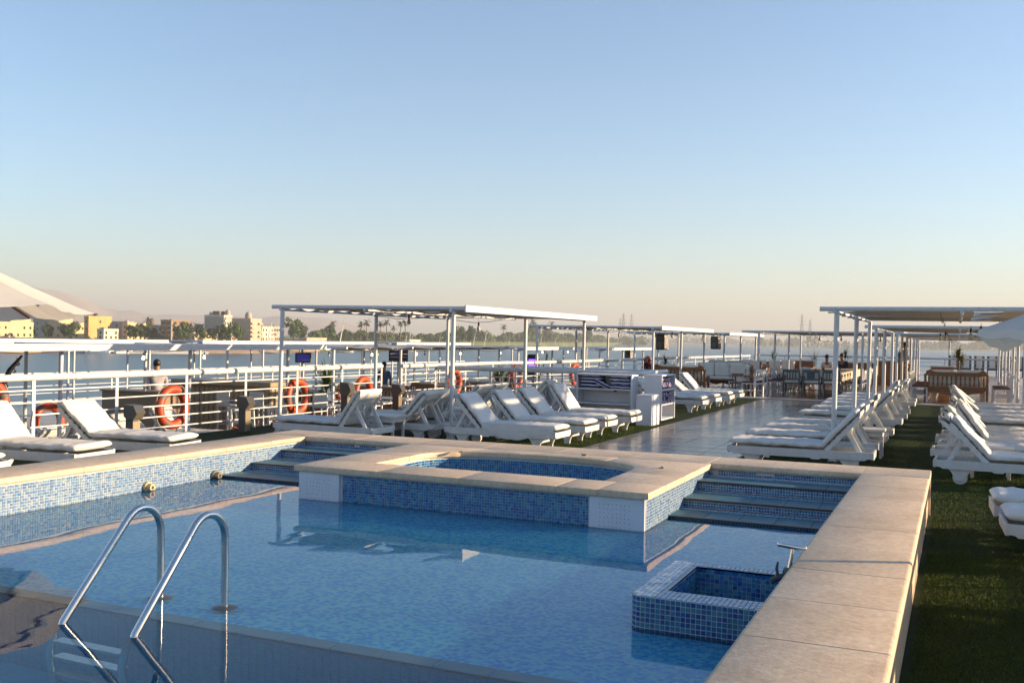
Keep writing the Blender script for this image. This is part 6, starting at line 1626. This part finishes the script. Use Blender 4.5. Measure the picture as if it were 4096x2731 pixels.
for k, (x, y, a) in enumerate([(-13.9,17.2,0.3),(-13.6,18.1,0.2),(-14.2,25.2,.1),(-14.0,26.6,.1)]):
    dup(wc, ['white slatted chair of the next ship right of the bar','second white slatted chair of the next ship right of the bar','white chair of the next ship beyond the long tables','far white chair of the next ship beyond the long tables'][k], (x, y, NZ), a)
bench(-16.2, 22.0, 0, 2.0, 'dark wooden bench on the ship alongside, left of the canopy post').location.z = NZ
bench(-15.8, 25.6, 0, 2.2, 'dark bench with pale cushions on the ship alongside').location.z = NZ
bench(-15.2, 28.4, 0, 2.2, 'far dark bench with pale cushions on the ship alongside').location.z = NZ
bench(-15.0, 31.4, 0, 2.2, 'farthest dark bench on the ship alongside').location.z = NZ
spiky(-14.9, 21.6, 'big drooping yucca on the ship alongside, right of the second lifebuoy', 190, .75, 0, z=NZ, drop=.55, seed=21, stem=.75, w=.028, potr=.28, poth=.4)
spiky(-15.6, 20.0, 'darker spiky plant on the ship alongside, left of the second lifebuoy', 120, .6, 0, z=NZ, drop=.35, seed=22, stem=.4, w=.026, potr=.28, poth=.4)
spiky(-15.3, 36.5, 'sparse twiggy shrub of the ship alongside between its canopy posts', 150, .32, .4, z=NZ, drop=.4, seed=23, stem=1.5, w=.012, mat=M['leaf_dry'])
for y, z, lab in [(12.1,.12,'orange lifebuoy on the far railing of the next ship, at left behind the loungers'),]:
    lifebuoy(-15.2, 13.2, .05, lab, s=1.1, grp='lifebuoys of the ship alongside')
for x, y, z, lab in [(-14.0,17.0,-.55,'lifebuoy lying low behind the railing, left of the second floodlight bollard'),(-15.2,22.8,.15,'small dark orange lifebuoy above the second lifebuoy'),(-15.4,29.5,.25,'small brownish lifebuoy of the next ship near its third canopy'),(-15.0,33.5,.3,'tiny orange lifebuoy of the next ship left of the railing corner')]:
    lifebuoy(x, y, z, lab, s=.95, grp='lifebuoys of the ship alongside')
t = thing('yellow_bin', 'ochre yellow bin standing beside the lifebuoy of the next ship at left', 'bin', (-14.7, 13.0, NZ), .2); MB().lathe([(.17,0),(.22,.55),(.235,.56),(.235,.60)], 14).obj('body', M['yellow'], t, 50); MB().lathe([(.24,.602),(.24,.64),(.05,.67)], 14).obj('lid', M['yellow'], t, 50)
t = thing('bare_branch', 'dark bare palm branch sticking up at the left frame edge', 'branch', (-14.3, 11.0, NZ)); bb_ = MB(); bb_.tube([(0,0,0),(.15,.1,.9),(.42,.3,1.78),(.55,.42,2.02)], [.05,.045,.045,.02], 6)
for k in range(9): q = Vector((.15+.045*k,.1+.033*k,.9+.12*k)); bb_.tube([q, q+Vector((.03,.02,.02)), q+Vector((-.06,.02,.14))], [.015,.012,.004], 4)
bb_.obj('branch', M['hair'], t, 60)
# screens on poles, speaker with violet light, lit bulbs
def screen(x, y, z, lab, rz=0.0, mat='tv_blue', w=.40, h=.25):
    t = thing('screen_on_pole', lab, 'screen', (x, y, NZ), rz, 'screens on the ship alongside'); zz = z-NZ
    MB().tube([(0,.06,0),(0,.06,zz)], .03, 8).obj('pole', M['paint'], t, 60); MB().cbox(-w/2,w/2,-.04,.04,zz-h/2,zz+h/2,.015).obj('casing', M['black_plastic'], t); MB().box(-w/2+.04,w/2-.04,-.044,-.041,zz-h/2+.04,zz+h/2-.04).obj('display', M[mat], t); return t
screen(-15.0, 20.7, 1.16, 'blue-lit flat screen hanging under the nearest canopy of the next ship', R(35))
s2 = screen(-16.5, 27.9, 1.17, 'black box-shaped screen frame under the second canopy of the next ship', R(35), 'screen', .62, .48)
MB().box(-.27,.27,-.052,-.046,1.86,1.885).box(-.27,.27,-.052,-.046,1.76,1.785).obj('grille_bar', M['paint'], s2)
t = thing('party_speaker', 'black loudspeaker with violet lights standing behind the railing', 'loudspeaker', (-14.3, 33.9, NZ), R(25)); MB().cbox(-.24,.24,-.18,.18,.9,1.86,.07).obj('cabinet', M['black_plastic'], t); MB().tube([(0,0,0),(0,0,.9)], .03, 8).obj('stand', M['black_plastic'], t)
for zz in (1.46,1.56,1.66): MB().cbox(-.17,.17,-.20,-.181,zz-.02,zz+.02,.005).obj('led_strip', M['led'], t)
speaker(-14.0, 44.7, 1.42, 'black loudspeaker under the farthest canopy of the ship alongside')
for k, (x, y, lit, lab) in enumerate([(-14.3,14.6,1,'lit bulb under the nearest canopy of the next ship, left of the standing man'),(-14.3,16.3,1,'lit bulb under the nearest canopy of the next ship, right of the standing man'),(-14.3,20.8,0,'unlit bulb at the left end of the second canopy of the next ship'),(-14.3,22.8,1,'lit bulb left of the rear canopy post'),(-14.3,23.1,0,'unlit bulb beside the rear canopy post'),
                                 (-14.3,25.2,1,'lit bulb right of the black screen frame'),(-14.3,25.7,0,'unlit bulb right of the black screen frame'),(-14.3,28.0,1,'lit bulb behind the nearest canopy corner post'),(-14.3,28.1,0,'unlit bulb just below the lit bulb behind the nearest canopy corner post'),(-14.3,31.0,1,'lit bulb in front of the twiggy shrub'),(-14.3,34.8,1,'lit bulb right of the violet-lit speaker'),(-14.3,35.0,0,'unlit bulb right of the violet-lit speaker'),(-14.3,37.5,1,'last lit bulb of the ship alongside'),(-14.3,41.7,0,'last unlit bulb of the ship alongside')]):
    bulb(x, y, 1.36, lab, bool(lit), .62, 'bulbs under the canopies of the ship alongside')
# moored ship ahead on the right with a row of deck chairs under towels
ah = tag(MB().box(-3.5, 9, 66, 86, -.6, -.1).obj('ahead_deck', M['dining_floor']), kind='structure'); tag(MB().box(-3.4, 8.9, 66.1, 85.9, -9.2, -.62).obj('ahead_hull', M['hull_white']), kind='structure')
def towel_chair(label):
    t = thing('deck_chair', label, 'deck chair', (0,0,0), 0, 'row of dark deck chairs with white towels on the ship ahead')
    MB().cbox(-.28,.28,-.28,.28,.38,.44,.01).obj('seat', M['cushion_brown'], t); MB().prism([(-.28,.44),(-.2,.44),(-.34,1.25),(-.42,1.25)], 'x', -.29, .29).obj('backrest', M['bluegrey'], t); MB().prism([(-.298,.5),(-.285,.5),(-.425,1.27),(-.44,1.27)], 'x', -.16, .16).obj('towel', M['fabric'], t)
    lm = MB().box(-.025,.025,-.025,.025,0,.38).mesh('leg', M['bluegrey'])
    for i in (-1,1):
        for j in (-1,1): mobj('leg', lm, t, (.24*i,.24*j,0))
    return t
tc_ = towel_chair('leftmost dark deck chair with a white towel on the ship ahead'); tc_.location = (-.2, 67.5, -.1)
for k in range(1, 10): dup(tc_, ['','second','third','fourth','fifth','sixth','seventh','eighth','ninth','rightmost'][k]+' dark deck chair with a white towel on the ship ahead'+('' if k == 9 else ', counted from the left'), (-.2+.72*k, 67.5+.05*k, -.1), 0)
canopy('dark awning canopy on the ship ahead', [(-.5,70),(-.5,74),(-.5,78)], [(6.5,70),(6.5,74),(6.5,78)], 2.3, over=(.3,.3), z0=-.1, seed=20, cat='canopy', group='canopies on the ship ahead')
